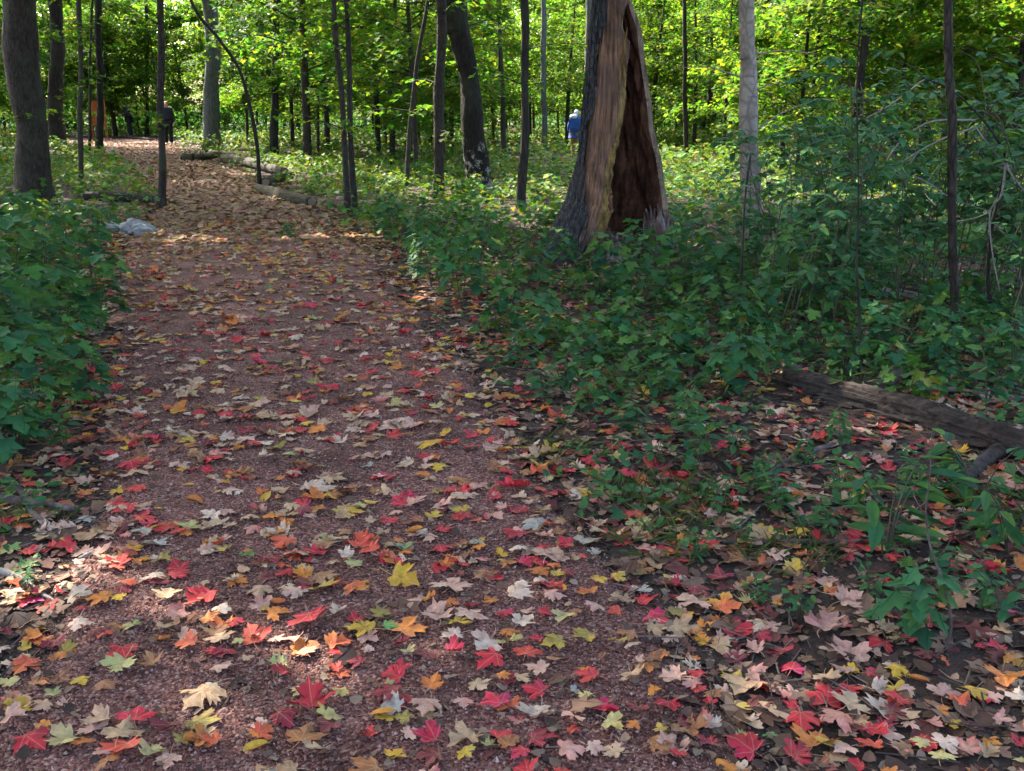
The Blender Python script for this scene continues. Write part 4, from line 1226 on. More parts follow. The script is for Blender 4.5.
# ------------------------------------------------------------------ single plants near the camera: one of each kind, then copies
def plant_proto(kind, seed):
    r = RS(seed); e = empty({'maple': 'maple_seedling', 'broad': 'broadleaf_plant', 'lance': 'broadleaf_plant', 'shrub': 'shrub', 'lobed': 'maple_seedling'}[kind])
    s, f = Geo(), Geo()
    if kind in ('maple', 'lobed'):
        H = .45
        for st in range(2 if kind == 'maple' else 1):
            hx, hy = r.normal(0, .05, 2); h = H * r.uniform(.75, 1.05)
            tpath(s, [(0, 0, -.03), (hx * .5, hy * .5, h * .5), (hx, hy, h)], [.004, .003, .0015], 8, 5, cap=False)
            for lv in np.linspace(.3, 1, 7):
                m = 4
                az = r.uniform(0, 6.28) + np.arange(m) * PI / 2 + r.normal(0, .25, m)
                lo = (.05 + .10 * (1.1 - lv)) * np.ones(m)
                c = np.array([hx * lv, hy * lv, h * lv])
                tip = c + np.stack([np.cos(az) * lo, np.sin(az) * lo, .02 + 0 * az], -1)
                for q in tip: tube(s, [c, (c + q) / 2 + [0, 0, .006], q], .0011, 3, cap=False)
                place(f, T_MAPLE, tip, az - PI / 2, r.normal(-.35, .2, m), r.normal(0, .25, m), (.088 if kind == 'maple' else .15) * r.uniform(.75, 1.15, m), pick(r, PAL_UNDER + PAL_TEAL if kind == 'maple' else PAL_TEAL, m))
    elif kind in ('broad', 'lance'):
        H = .32
        for st in range(4):
            a = r.uniform(0, 6.28); h = H * r.uniform(.7, 1.1)
            d = np.array([math.cos(a), math.sin(a)]) * h * r.uniform(.25, .6)
            tpath(s, [(0, 0, -.03), (d[0] * .4, d[1] * .4, h * .6), (d[0], d[1], h)], [.004, .003, .0015], 8, 5, cap=False)
            m = 7; t = np.linspace(.3, 1, m)
            c = np.stack([d[0] * t ** 1.3, d[1] * t ** 1.3, h * t], -1)
            az = a + np.where(np.arange(m) % 2, 1.0, -1.0) * r.uniform(.6, 1.5, m)
            place(f, T_OVATE if kind == 'broad' else T_LANCE, c, az - PI / 2, r.normal(-.1, .35, m), r.normal(0, .3, m), (.10 if kind == 'broad' else .15) * r.uniform(.6, 1.15, m), pick(r, PAL_TEAL + PAL_UNDER, m))
    else:
        H = 1.7
        for st in range(7):
            a = r.uniform(0, 6.28); h = H * r.uniform(.55, 1.05)
            d = np.array([math.cos(a), math.sin(a)]) * h * r.uniform(.15, .5)
            b_ = r.normal(0, .16, 2)
            tpath(s, [(b_[0], b_[1], -.03), (d[0] * .3 + b_[0] * .6, d[1] * .3 + b_[1] * .6, h * .5), (d[0] * .8, d[1] * .8, h * .9), (d[0] * 1.25, d[1] * 1.25, h)], [.006, .005, .003, .0015], 16, 5, cap=False)
            for br in range(10):
                t = r.uniform(.25, 1); c0 = np.array([d[0] * t ** 1.4, d[1] * t ** 1.4, h * t])
                ba = r.uniform(0, 6.28); bl = r.uniform(.15, .42)
                c1 = c0 + [math.cos(ba) * bl, math.sin(ba) * bl, bl * r.uniform(-.1, .5)]
                tpath(s, [c0, (c0 + c1) / 2 + [0, 0, .03], c1], [.003, .002, .001], 5, 4, cap=False)
                m = r.randint(7, 14); tt = r.uniform(.15, 1.05, m)[:, None]
                pos = c0 + (c1 - c0) * tt + [0, 0, .02]
                az = ba + np.where(np.arange(m) % 2, 1.0, -1.0) * r.uniform(.4, 1.4, m)
                place(f, T_OVATE, pos, az - PI / 2, r.normal(-.25, .3, m), r.normal(0, .3, m), .088 * r.uniform(.6, 1.2, m), pick(r, [(.05, .155, .065), (.07, .19, .075), (.10, .20, .06), (.04, .13, .065)], m))
    s.obj('stem', M_stem, e, smooth=True, attrs=False)
    f.obj('foliage', M_plant, e)
    e['h'] = H
    return e


KINDS = {'maple': [plant_proto('maple', 301 + i) for i in range(3)], 'lobed': [plant_proto('lobed', 311)], 'broad': [plant_proto('broad', 321 + i) for i in range(2)],
         'lance': [plant_proto('lance', 331)], 'shrub': [plant_proto('shrub', 341 + i) for i in range(3)]}
BASEL = {'maple': 'green maple seedling', 'lobed': 'dark seedling with large lobed leaves', 'broad': 'low round-leaved green plant', 'lance': 'low plant with long blue-green leaves', 'shrub': 'tall loose teal-leaved shrub'}
SP_ = [('broad', 655, 470, 40), ('maple', 690, 445, 46), ('broad', 735, 470, 42), ('broad', 620, 440, 38), ('maple', 760, 500, 40), ('lance', 780, 520, 44), ('broad', 830, 545, 40), ('broad', 945, 585, 44), ('lance', 930, 505, 42), ('maple', 860, 520, 44), ('broad', 700, 560, 32), ('broad', 985, 600, 44), ('maple', 590, 420, 44), ('broad', 545, 405, 40), ('broad', 870, 600, 36), ('broad', 740, 545, 30), ('lobed', 897, 640, 78), ('lance', 884, 560, 90), ('lance', 975, 520, 70), ('lance', 1008, 560, 75), ('broad', 840, 500, 45), ('broad', 1000, 625, 55), ('broad', 760, 605, 34), ('broad', 800, 618, 40),
       ('lobed', 722, 402, 62), ('maple', 772, 392, 44), ('broad', 700, 470, 50), ('broad', 640, 440, 46), ('broad', 720, 520, 40), ('maple', 800, 476, 30), ('broad', 905, 492, 34), ('maple', 838, 462, 36),
       ('maple', 545, 352, 62), ('maple', 502, 335, 58), ('maple', 462, 308, 60), ('maple', 432, 292, 56), ('maple', 598, 300, 64), ('maple', 640, 312, 66), ('maple', 682, 290, 70), ('maple', 722, 305, 72), ('maple', 785, 322, 78), ('maple', 832, 335, 74),
       ('maple', 622, 352, 58), ('maple', 580, 372, 52), ('maple', 668, 372, 62), ('broad', 562, 398, 48), ('broad', 610, 410, 52), ('broad', 520, 372, 46), ('maple', 700, 345, 66), ('maple', 745, 352, 68), ('broad', 660, 410, 50), ('maple', 565, 268, 40),
       ('maple', 640, 268, 42), ('maple', 880, 372, 60), ('maple', 930, 392, 60), ('broad', 985, 415, 55), ('maple', 1012, 398, 70), ('broad', 845, 388, 44), ('maple', 480, 270, 50), ('maple', 420, 262, 48), ('maple', 395, 240, 44), ('maple', 530, 300, 54),
       ('shrub', 805, 345, 235), ('shrub', 852, 330, 250), ('shrub', 905, 306, 205), ('shrub', 985, 312, 225), ('shrub', 1040, 335, 250), ('shrub', 945, 290, 200), ('shrub', 765, 290, 165), ('shrub', 880, 290, 200), ('shrub', 1000, 300, 230), ('shrub', 820, 270, 160),
       ('lobed', 6, 474, 80), ('lobed', -22, 462, 110), ('maple', 40, 425, 95), ('maple', 82, 405, 80), ('maple', 26, 372, 95), ('maple', 66, 352, 90), ('maple', 98, 330, 75), ('maple', 48, 300, 78), ('maple', 92, 285, 62), ('maple', 12, 320, 100),
       ('broad', 66, 452, 45), ('broad', 20, 450, 62), ('maple', 70, 260, 58), ('maple', 100, 250, 46), ('maple', 20, 270, 78), ('broad', 28, 590, 30), ('maple', -15, 390, 130), ('shrub', -25, 345, 190), ('maple', 288, 243, 20)]
ANCH = LANDMARKS + [(690, 520, 'grass tufts'), (945, 640, 'bare upright twig'), (35, 511, 'level stick at left edge'), (800, 549, 'straight smooth stick'), (560, 400, 'right path edge'), (100, 360, 'left path edge')]
def relation(px, py, a):
    dx, dy = px - a[0], (py - a[1]) * 1.6
    if abs(dx) > abs(dy): return 'left of' if dx < 0 else 'right of'
    return 'in front of' if dy > 0 else 'behind'
buck = {}
for i, (k, px, py, hp) in enumerate(SP_):
    a = min(ANCH, key=lambda q: (q[0] - px) ** 2 + ((q[1] - py) * 1.6) ** 2)
    key = (k, relation(px, py, a), a[2])
    buck.setdefault(key, []).append(((a[0] - px) ** 2 + ((a[1] - py) * 1.6) ** 2, i))
PLAB = {}
for (k, rel, an), lst in buck.items():
    lst.sort()
    for q, (_, i) in enumerate(lst):
        PLAB[i] = '%s %s the %s' % (BASEL[k], rel, an) + ('' if len(lst) == 1 else ', %s' % (['closest to it', 'second closest', 'third closest', 'fourth closest', 'fifth closest', 'sixth closest', 'seventh closest', 'eighth closest', 'ninth closest', 'tenth closest'][q]))
used = set(); r = RS(60)
for i, (k, px, py, hp) in enumerate(SP_):
    pro = KINDS[k][i % len(KINDS[k])]
    q = G(px, py); f_ = proj(q[0], q[1], 0.)[2]
    sc = hp * f_ / FPX / pro['h'] / 1.0
    loc = (q[0], q[1], float(surf(q[0], q[1])))
    rz = r.uniform(0, 6.28)
    if pro.name not in used:
        used.add(pro.name); o = pro; o.location = loc; o.rotation_euler = (0, 0, rz); o.scale = (sc,) * 3
    else:
        o = copy_thing(pro, loc, rz, sc)
    tag(o, PLAB[i], 'shrub' if k == 'shrub' else 'plant', 'shrubs on the right' if k == 'shrub' else 'plants beside the path')
for ks in KINDS.values():
    for e in ks:
        if 'h' in e: del e['h']
        if e.name not in used:
            for c in list(e.children): bpy.data.objects.remove(c)
            bpy.data.objects.remove(e)
for o in bpy.data.objects:
    if 'h' in o: del o['h']

# ------------------------------------------------------------------ fallen maple leaves
LC = {'R': (.46, .028, .042), 'K': (.50, .075, .045), 'O': (.52, .17, .035), 'Y': (.50, .31, .035), 'T': (.43, .28, .16), 'P': (.47, .265, .205), 'W': (.53, .40, .31),
      'D': (.16, .026, .040), 'B': (.25, .115, .055), 'L': (.42, .36, .15), 'G': (.05, .20, .055), 'V': (.25, .20, .05), 'S': (.33, .31, .27), 'M': (.45, .03, .13)}
LN = {'R': 'crimson', 'K': 'orange-red', 'O': 'orange', 'Y': 'yellow', 'T': 'tan', 'P': 'pale pink', 'W': 'whitish', 'D': 'dark maroon', 'B': 'brown', 'L': 'pale yellow-green', 'G': 'green', 'V': 'olive', 'S': 'grey-green', 'M': 'magenta'}
HL = """203 607 38 R;178 625 28 P;223 621 27 W;168 605 30 T;211 630 23 O;236 634 20 R;79 634 27 W;101 608 30 O;121 609 15 Y;99 643 22 D;55 650 24 D;34 643 26 O;26 653 16 Y;8 642 18 D;3 653 16 W;132 634 20 L;71 661 20 V;26 670 32 K;124 662 36 R;121 676 36 L;153 673 28 B;164 639 26 T;163 652 24 O;188 656 28 K;221 648 32 T;239 653 16 L;225 662 22 D;222 677 26 P;248 670 16 T;10 690 24 L;41 695 24 B;63 689 24 B;82 691 22 Y;108 697 30 B;54 708 18 L;66 718 14 P;20 722 28 Y;15 733 28 P;202 709 46 T;211 700 24 S;99 732 38 T;138 730 36 R;124 745 38 T;168 743 30 D;203 732 36 V;185 752 24 V;213 755 24 K;34 755 40 R;65 754 40 L;84 757 18 O;124 763 40 K;104 765 22 P;155 765 30 L;256 746 16 O;46 740 18 O;5 712 24 B;
293 604 28 P;260 602 26 T;277 624 26 O;311 633 46 R;340 620 24 W;362 638 36 Y;369 648 26 P;390 637 22 G;381 624 24 V;407 638 36 O;400 655 22 D;338 653 30 K;296 652 22 P;306 663 22 T;258 647 20 T;438 624 38 P;471 625 34 P;461 635 28 Y;453 646 26 W;486 656 32 W;430 609 22 O;452 611 18 O;504 623 18 R;409 665 16 L;426 668 22 D;456 663 28 R;490 672 36 R;336 680 18 K;358 674 20 D;280 676 24 L;282 686 24 R;301 700 22 L;341 704 20 L;312 714 44 R;285 730 34 D;329 727 26 L;330 738 28 D;305 748 40 B;264 745 24 K;260 736 26 P;317 766 32 T;388 707 38 D;390 696 14 L;393 719 30 S;386 729 26 Y;404 733 22 V;428 718 38 P;463 715 20 P;479 696 26 T;496 714 36 R;504 689 20 O;428 752 32 R;466 750 38 T;395 766 26 Y;430 767 34 D;466 767 20 Y;502 747 30 R;487 759 18 L;
518 606 30 W;553 606 28 P;508 623 18 R;524 633 26 W;510 642 22 O;510 653 24 L;527 663 28 K;538 679 28 P;508 693 20 D;544 622 18 R;562 627 26 L;574 622 20 B;595 619 24 P;615 623 18 K;555 651 30 V;584 647 28 V;627 644 26 B;617 653 16 Y;655 625 30 R;675 615 22 V;694 608 34 P;683 633 38 T;697 641 22 O;670 644 20 P;738 634 36 R;725 645 30 P;755 655 20 P;748 615 16 P;734 664 24 D;692 671 26 W;696 681 22 R;652 670 24 B;640 670 12 P;588 687 28 R;632 690 34 T;671 691 36 P;713 699 24 B;741 691 34 T;734 684 26 V;586 707 18 L;652 708 18 O;604 721 32 R;636 724 28 D;668 719 30 R;688 723 20 D;571 733 32 P;612 737 26 L;633 738 18 O;661 740 18 Y;711 727 24 W;706 749 26 D;659 757 34 B;541 750 36 D;508 717 26 K;508 755 26 B;519 766 26 R;571 764 36 P;595 762 26 P;744 756 42 R;746 740 26 L;678 768 20 R;
825 628 50 P;848 606 32 P;772 630 24 P;780 657 34 D;848 657 50 P;876 657 20 P;892 664 16 T;911 642 24 R;927 660 26 D;995 655 24 R;1009 618 20 M;1003 686 44 O;964 607 30 P;874 680 26 R;896 675 28 Y;850 675 26 Y;826 685 28 T;880 698 30 W;892 708 24 R;905 698 22 P;942 700 34 P;975 701 28 Y;962 713 26 K;940 721 20 O;993 705 22 P;1018 707 26 W;999 732 20 P;1018 741 22 P;827 703 48 R;801 727 40 R;848 713 40 T;834 728 38 P;774 714 40 T;826 750 30 Q;873 742 32 R;886 732 24 D;868 757 28 K;844 758 30 P;896 760 22 P;920 756 20 L;944 756 34 W;967 761 26 P;989 753 24 O;802 766 22 R;939 766 30 L;774 690 22 P;770 738 14 G;
126 517 28 R;132 473 28 R;137 481 24 T;109 465 20 W;157 536 20 Y;180 541 20 R;220 531 22 T;248 566 20 G;208 562 16 W;157 586 26 W;130 592 24 K;178 583 28 R;163 572 22 V;130 561 20 D;118 576 20 K;109 571 26 T;102 561 22 P;79 567 14 P;69 554 26 R;51 553 22 R;61 544 16 Y;91 540 32 T;112 539 22 T;70 445 18 K;79 601 28 W;27 600 26 B;10 600 28 T;28 570 22 G;10 557 26 L;30 557 20 R;
321 498 30 W;315 507 30 O;348 521 32 Y;362 515 18 L;273 525 20 O;293 515 24 T;280 541 28 W;283 551 30 K;293 564 24 K;286 582 26 R;326 587 32 B;329 548 18 L;402 557 24 G;371 559 24 K;382 566 28 P;402 591 38 Y;358 599 30 K;453 594 34 P;494 586 24 R;420 541 20 W;415 512 32 P;443 515 26 P;476 495 24 P;400 514 20 R;438 577 22 R;458 571 18 P;504 495 22 R;367 464 16 P;407 570 18 W;270 570 24 D;354 572 20 L;482 547 10 Y;438 498 14 V;423 482 18 O;
595 468 24 R;627 478 28 R;643 486 18 K;518 495 34 R;565 474 26 R;588 498 18 Y;627 521 24 R;650 514 18 T;612 514 16 W;586 524 28 P;586 545 36 S;612 539 40 T;647 552 24 P;663 559 24 O;551 563 36 P;519 558 24 W;546 545 20 P;565 554 20 R;541 581 20 O;551 595 28 R;558 585 18 Y;599 590 20 Y;618 583 20 Y;675 582 28 W;699 595 24 D;701 554 30 R;736 564 24 B;746 549 18 Y;726 492 38 P;682 483 24 R;723 535 20 P;642 594 18 S;
819 455 26 R;863 558 34 R;893 564 24 R;816 549 22 R;784 535 18 R;788 500 18 W;805 522 22 P;835 526 24 T;873 525 16 R;946 492 16 R;924 487 20 R;1010 501 26 P;1014 517 20 R;970 514 18 P;998 580 26 R;775 562 30 P;825 587 28 P;792 591 18 K;954 600 28 D;845 601 34 P;909 549 20 T;967 581 20 K;880 443 22 W;860 446 22 P;925 456 22 D;959 464 20 Y;943 453 14 Y;799 448 16 T;870 452 20 L"""
SPECIAL = {(826, 750): 'smooth yellow oval leaf lying near the bottom right of the litter', (1003, 686): 'large orange maple leaf at the far right edge, lobes pointing down', (825, 628): 'large crumpled pale pink maple leaf below the straight smooth stick',
           (848, 657): 'largest pale pink maple leaf, creased, on dark soil', (248, 566): 'small green star-shaped maple leaf on red gravel', (65, 754): 'pale green maple leaf touching a crimson one in bottom left corner',
           (138, 730): 'big crimson maple leaf standing out on dark gravel, lower left', (305, 748): 'large orange-brown maple leaf at the bottom, under crimson pair', (402, 591): 'wide yellow maple leaf alone on the middle of the gravel',
           (402, 557): 'green elongated leaf pointing right on the middle of the path', (390, 637): 'bright green leaf curled beside a yellow leaf on gravel', (312, 714): 'brightest crimson folded maple leaf at the sunlit gravel patch',
           (311, 633): 'broad crimson maple leaf left of the curled yellow leaf', (744, 756): 'bright crimson maple leaf at the bottom where gravel meets soil', (586, 545): 'dull grey-green maple leaf at the right edge of the gravel',
           (827, 703): 'wide crimson leaf cluster piece left of whitish leaf on soil', (1009, 618): 'magenta curled leaf by green plants at the right edge', (202, 709): 'tan maple leaf with a broad body beside small grey leaf'}
LA = [(826, 750, 'yellow oval leaf'), (1003, 686, 'large orange leaf'), (848, 657, 'largest pale pink leaf'), (248, 566, 'green star-shaped leaf'), (65, 754, 'pale green corner leaf'), (138, 730, 'big crimson leaf'),
      (305, 748, 'large orange-brown leaf'), (402, 591, 'wide yellow leaf'), (402, 557, 'green elongated leaf'), (390, 637, 'bright green leaf'), (390, 680, 'sunlit gravel patch'), (744, 756, 'bright bottom crimson leaf'), (586, 545, 'dull grey-green leaf'),
      (40, 511, 'level stick'), (35, 592, 'pale branch end'), (352, 604, 'violet-grey twig'), (800, 549, 'straight smooth stick'), (690, 530, 'grass tufts'), (880, 440, 'rotting log'), (944, 640, 'bare upright twig'), (98, 556, 'half-buried grey stick'), (202, 709, 'broad tan leaf'), (640, 690, 'right path edge')]
heroes = []
for t in HL.replace('\n', '').split(';'):
    a = t.split()
    if len(a) == 4: heroes.append((float(a[0]), float(a[1]), float(a[2]), a[3]))


def leaf_color(r, code, edge, L, mx=1.0):
    base = np.array(LC[code]) * r.uniform(.85, 1.12)
    other = {'R': 'KDRM', 'K': 'ORY', 'O': 'YKB', 'Y': 'OLV', 'T': 'PBW', 'P': 'TWR', 'W': 'PT', 'D': 'RB', 'B': 'OTD', 'L': 'YGT', 'G': 'LV', 'V': 'YB', 'S': 'TV', 'M': 'RD'}[code]
    o2 = np.array(LC[other[r.randint(len(other))]])
    a = r.uniform(0, 6.28)
    t = np.clip(.25 + (L[:, 0] * math.cos(a) + (L[:, 1] - .3) * math.sin(a)) * 1.3, 0, 1) * r.uniform(.1, mx)
    t = np.clip(t + edge * r.uniform(-.1, .35), 0, .85)[:, None]
    return base * (1 - t) + o2 * t


_near_oval = None
def fallen(geo, r, x, Y, s, code, lift, hero=False):
    T_ = NEAR[r.randint(len(NEAR))]
    V, lp, cn, L, edge = T_
    if code == 'Q':
        code = 'Y'
        V = V.copy(); n_ = NO
        th = np.linspace(-PI / 2, 1.5 * PI, NO, endpoint=False)
        ov = np.stack([.36 * np.cos(th), .42 + .55 * np.sin(th) * .9], -1)
        V[1 + NO:1 + 2 * NO, :2] = ov; V[1:1 + NO, :2] = [0, .42] + (ov - [0, .42]) * .5; V[0, :2] = (0, .42)
        V[:1 + 2 * NO, 2] = .08 * (V[:1 + 2 * NO, 0] ** 2 + V[:1 + 2 * NO, 1] ** 2)
    elif not hero and r.rand() < .14:                                # a leaf of another tree: plain pointed oval
        s = s * .8; V = V.copy()
        th = np.linspace(-PI / 2, 1.5 * PI, NO, endpoint=False)
        ov = np.stack([r.uniform(.2, .32) * np.cos(th), .42 + .5 * np.sin(th)], -1)
        V[1 + NO:1 + 2 * NO, :2] = ov; V[1:1 + NO, :2] = [0, .42] + (ov - [0, .42]) * .5; V[0, :2] = (0, .42)
        q_ = V[:1 + 2 * NO]; q_[:, 2] = r.uniform(.2, .9) * np.abs(q_[:, 0]) + r.uniform(-.2, .4) * (q_[:, 1] - .42) ** 2
        if code in 'RMPWK': code = 'TBYO'[r.randint(4)]
    C = leaf_color(r, code, edge, L, .55 if hero else 1.0)
    v = V * s
    flip = r.rand() < .35
    if flip: v = v * [1, 1, -1]
    ya = r.uniform(0, 6.28); tx, ty = r.normal(0, .16, 2)
    if r.rand() < .14: tx += r.choice([-1, 1]) * r.uniform(.2, .55)
    c_, s_ = math.cos(tx), math.sin(tx); v = v @ np.array([[1, 0, 0], [0, c_, s_], [0, -s_, c_]])
    c_, s_ = math.cos(ty), math.sin(ty); v = v @ np.array([[c_, 0, -s_], [0, 1, 0], [s_, 0, c_]])
    v[:, 2] = np.where(v[:, 2] < 0, v[:, 2] * .45, v[:, 2]); v[:, 2] = np.clip(v[:, 2], -.3 * s, .4 * s)
    c_, s_ = math.cos(ya), math.sin(ya); v = v @ np.array([[c_, s_, 0], [-s_, c_, 0], [0, 0, 1]])
    mz = np.percentile(v[:, 2], 8)
    cen = v[:1 + 2 * NO, :2].mean(0)
    v[:, 0] -= cen[0]; v[:, 1] -= cen[1]
    geo.add(v + np.array([x, Y, float(surf(x, Y)) + .003 + lift]) - [0, 0, mz], lp, cn, C, L)


items = []
for px, py, w_, c in heroes:
    q = G(px, py); f_ = proj(q[0], q[1], 0.)[2]
    items.append((w_ * f_ / FPX / 1.2, px, py, q, c, w_))
order = sorted(range(len(items)), key=lambda i: -items[i][5])
solo = set(order[:296])
stuff = Geo(); r = RS(90)
bk = {}
for i in solo:
    s, px, py, q, c, w_ = items[i]
    if (px, py) in SPECIAL: continue
    a = min(LA, key=lambda z: (z[0] - px) ** 2 + ((z[1] - py) * 1.3) ** 2)
    bk.setdefault((c, relation(px, py, a), a[2]), []).append(((a[0] - px) ** 2 + (a[1] - py) ** 2, i))
FLAB = {}
for (c, rel, an), lst in bk.items():
    lst.sort()
    for q_, (_, i) in enumerate(lst):
        FLAB[i] = '%s maple leaf %s the %s' % (LN[c], rel, an) + ('' if len(lst) == 1 else ', %s such leaf' % ['closest', 'second closest', 'third closest', 'fourth closest', 'fifth closest', 'sixth closest'][min(5, q_)])
for i, (s, px, py, q, c, w_) in enumerate(items):
    lift = r.uniform(.004, .016)
    if i in solo:
        g = Geo(); fallen(g, r, q[0], q[1], s, c, lift, True)
        o = g.obj('fallen_leaf', M_fallen, smooth=True)
        org = np.array([q[0], q[1], 0])
        o.data.transform(__import__('mathutils').Matrix.Translation(Vector(-org))); o.location = Vector(org)
        tag(o, SPECIAL.get((px, py)) or FLAB[i], 'leaf', 'fallen maple leaves')
    else:
        fallen(stuff, r, q[0], q[1], s, c, lift, True)

codes = list('RKOYTPWDBLVSG')
wn = np.array([.16, .09, .08, .035, .21, .15, .05, .08, .13, .015, .005, .01, 0]); wn /= wn.sum()
wf = np.array([.02, .03, .10, .20, .22, .03, .03, .02, .28, .06, .01, 0, 0]); wf /= wf.sum()
n = 62000
Y = 1.4 + 12.85 * r.rand(n) ** .85; x = r.uniform(-.66, .66, n) * (Y + 2.0)
d = pathd(x, Y)
hx, hy, _ = proj(x, Y, 0 * x)
dens = np.where(d > .25, 105, np.where(d > -.05, 140, 150))                     # leaves per square metre
dens = np.where((hy > 600) & (d > .1), 50, dens); dens = np.where((hy > 600) & (d <= .1), 135, dens)
dens = np.where((d < -.9) & (Y > 5.6), 55, dens)
dens = np.where((d < -2.0) & (Y > 8), 14, dens)
dens = np.where((d > -.05) & (Y > 6), 95 + 3 * (Y - 6), dens)
dens = dens * (1 + .35 * sn(x, Y, 2.2, 37))
prop = n * (1 / (1.32 * (Y + 2.0))) * ((1 / .85) * (np.clip((Y - 1.4) / 12.85, 1e-3, 1)) ** (1 / .85 - 1) / 12.85)
k = r.rand(n) < dens / prop
k &= ~((np.abs(x - .98) < .45) & (np.abs(Y - 10.7) < .45))
for a, b_ in zip(x[k], Y[k]):
    t = np.clip((b_ - 5) / 7, 0, 1)
    code = codes[r.choice(13, p=wn * (1 - t) + wf * t)]
    s = r.choice([.045, .062, .078, .095], p=[.27, .33, .28, .12]) * r.uniform(.8, 1.15)
    if b_ < 3.3: s *= .85
    fallen(stuff, r, a, b_, s, code, r.uniform(0, .008))
# farther down the path: simpler leaves, darkened in colour to stand for shade
n = 12500
Y = 11.5 + 38 * r.rand(n) ** 1.15; Y = Y[r.rand(n) < np.clip((Y - 11) / 3, .15, 1)]; n = len(Y); x = pl(Y) + (pr(Y) - pl(Y)) * r.uniform(-.2, 1.2, n)
far = [np.array(LC[c]) for c in codes]
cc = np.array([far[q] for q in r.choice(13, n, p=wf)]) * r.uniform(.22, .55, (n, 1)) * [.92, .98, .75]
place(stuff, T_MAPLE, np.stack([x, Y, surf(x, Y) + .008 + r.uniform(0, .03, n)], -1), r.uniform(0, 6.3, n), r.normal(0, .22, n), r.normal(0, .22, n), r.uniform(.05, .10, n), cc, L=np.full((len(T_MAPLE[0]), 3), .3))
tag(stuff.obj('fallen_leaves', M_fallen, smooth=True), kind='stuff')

# ------------------------------------------------------------------ orange-brown trail panel
q = G(97, 140); root = empty('wooden_panel', tuple(q)); k_ = q[1] / FPX / cp
M_or = wood_material('orange stained wood', (.26, .075, .018), (.46, .15, .035), grain=(6, 6, 1))
def box(g, c, s, mi=0):
    c = np.array(c); s = np.array(s) / 2
    V = [c + s * np.array(v) for v in ((-1, -1, -1), (1, -1, -1), (1, 1, -1), (-1, 1, -1), (-1, -1, 1), (1, -1, 1), (1, 1, 1), (-1, 1, 1))]
    g.add(V, np.array([0, 3, 2, 1, 4, 5, 6, 7, 0, 1, 5, 4, 1, 2, 6, 5, 2, 3, 7, 6, 3, 0, 4, 7]), np.full(6, 4))
zt, zb = P(97, 101, q[1])[2], P(97, 125, q[1])[2]
x0, x1 = P(91, 110, q[1])[0] - q[0], P(104, 110, q[1])[0] - q[0]
g = Geo(); box(g, ((x0 + x1) / 2, 0, (zt + zb) / 2), (x1 - x0, .05, zt - zb)); g.obj('panel_board', M_or, root, attrs=False)
for xx in (x0 - .03, x1 + .03):
    g = Geo(); box(g, (xx, 0, zt / 2), (.055, .09, zt + .2)); g.obj('post', M_or, root, attrs=False)
g = Geo(); box(g, ((x0 + x1) / 2, 0, zt + .13), (x1 - x0 + .2, .25, .05)); g.obj('top_rail', M_bark, root, attrs=False)
tag(root, 'orange-brown wooden panel behind a slim dark trunk, far left', 'panel')


# ------------------------------------------------------------------ people
def skin_mesh(name, verts, edges, radii, mat, parent, root_i=0, lv=2):
    me = bpy.data.meshes.new(name); me.from_pydata(verts, edges, []); me.update()
    o = bpy.data.objects.new(name, me); COL.objects.link(o)
    m = o.modifiers.new('skin', 'SKIN'); m.use_smooth_shade = True
    sv = me.skin_vertices[0].data
    for i_, q in enumerate(radii):
        sv[i_].radius = q if isinstance(q, tuple) else (q, q)
        sv[i_].use_root = (i_ == root_i)
    s_ = o.modifiers.new('sub', 'SUBSURF'); s_.levels = lv; s_.render_levels = lv
    bpy.context.view_layer.update()
    dg = bpy.context.evaluated_depsgraph_get()
    nm = bpy.data.meshes.new_from_object(o.evaluated_get(dg))
    o.modifiers.clear(); o.data = nm
    nm.materials.clear(); nm.materials.append(mat)
    o.parent = parent
    return o


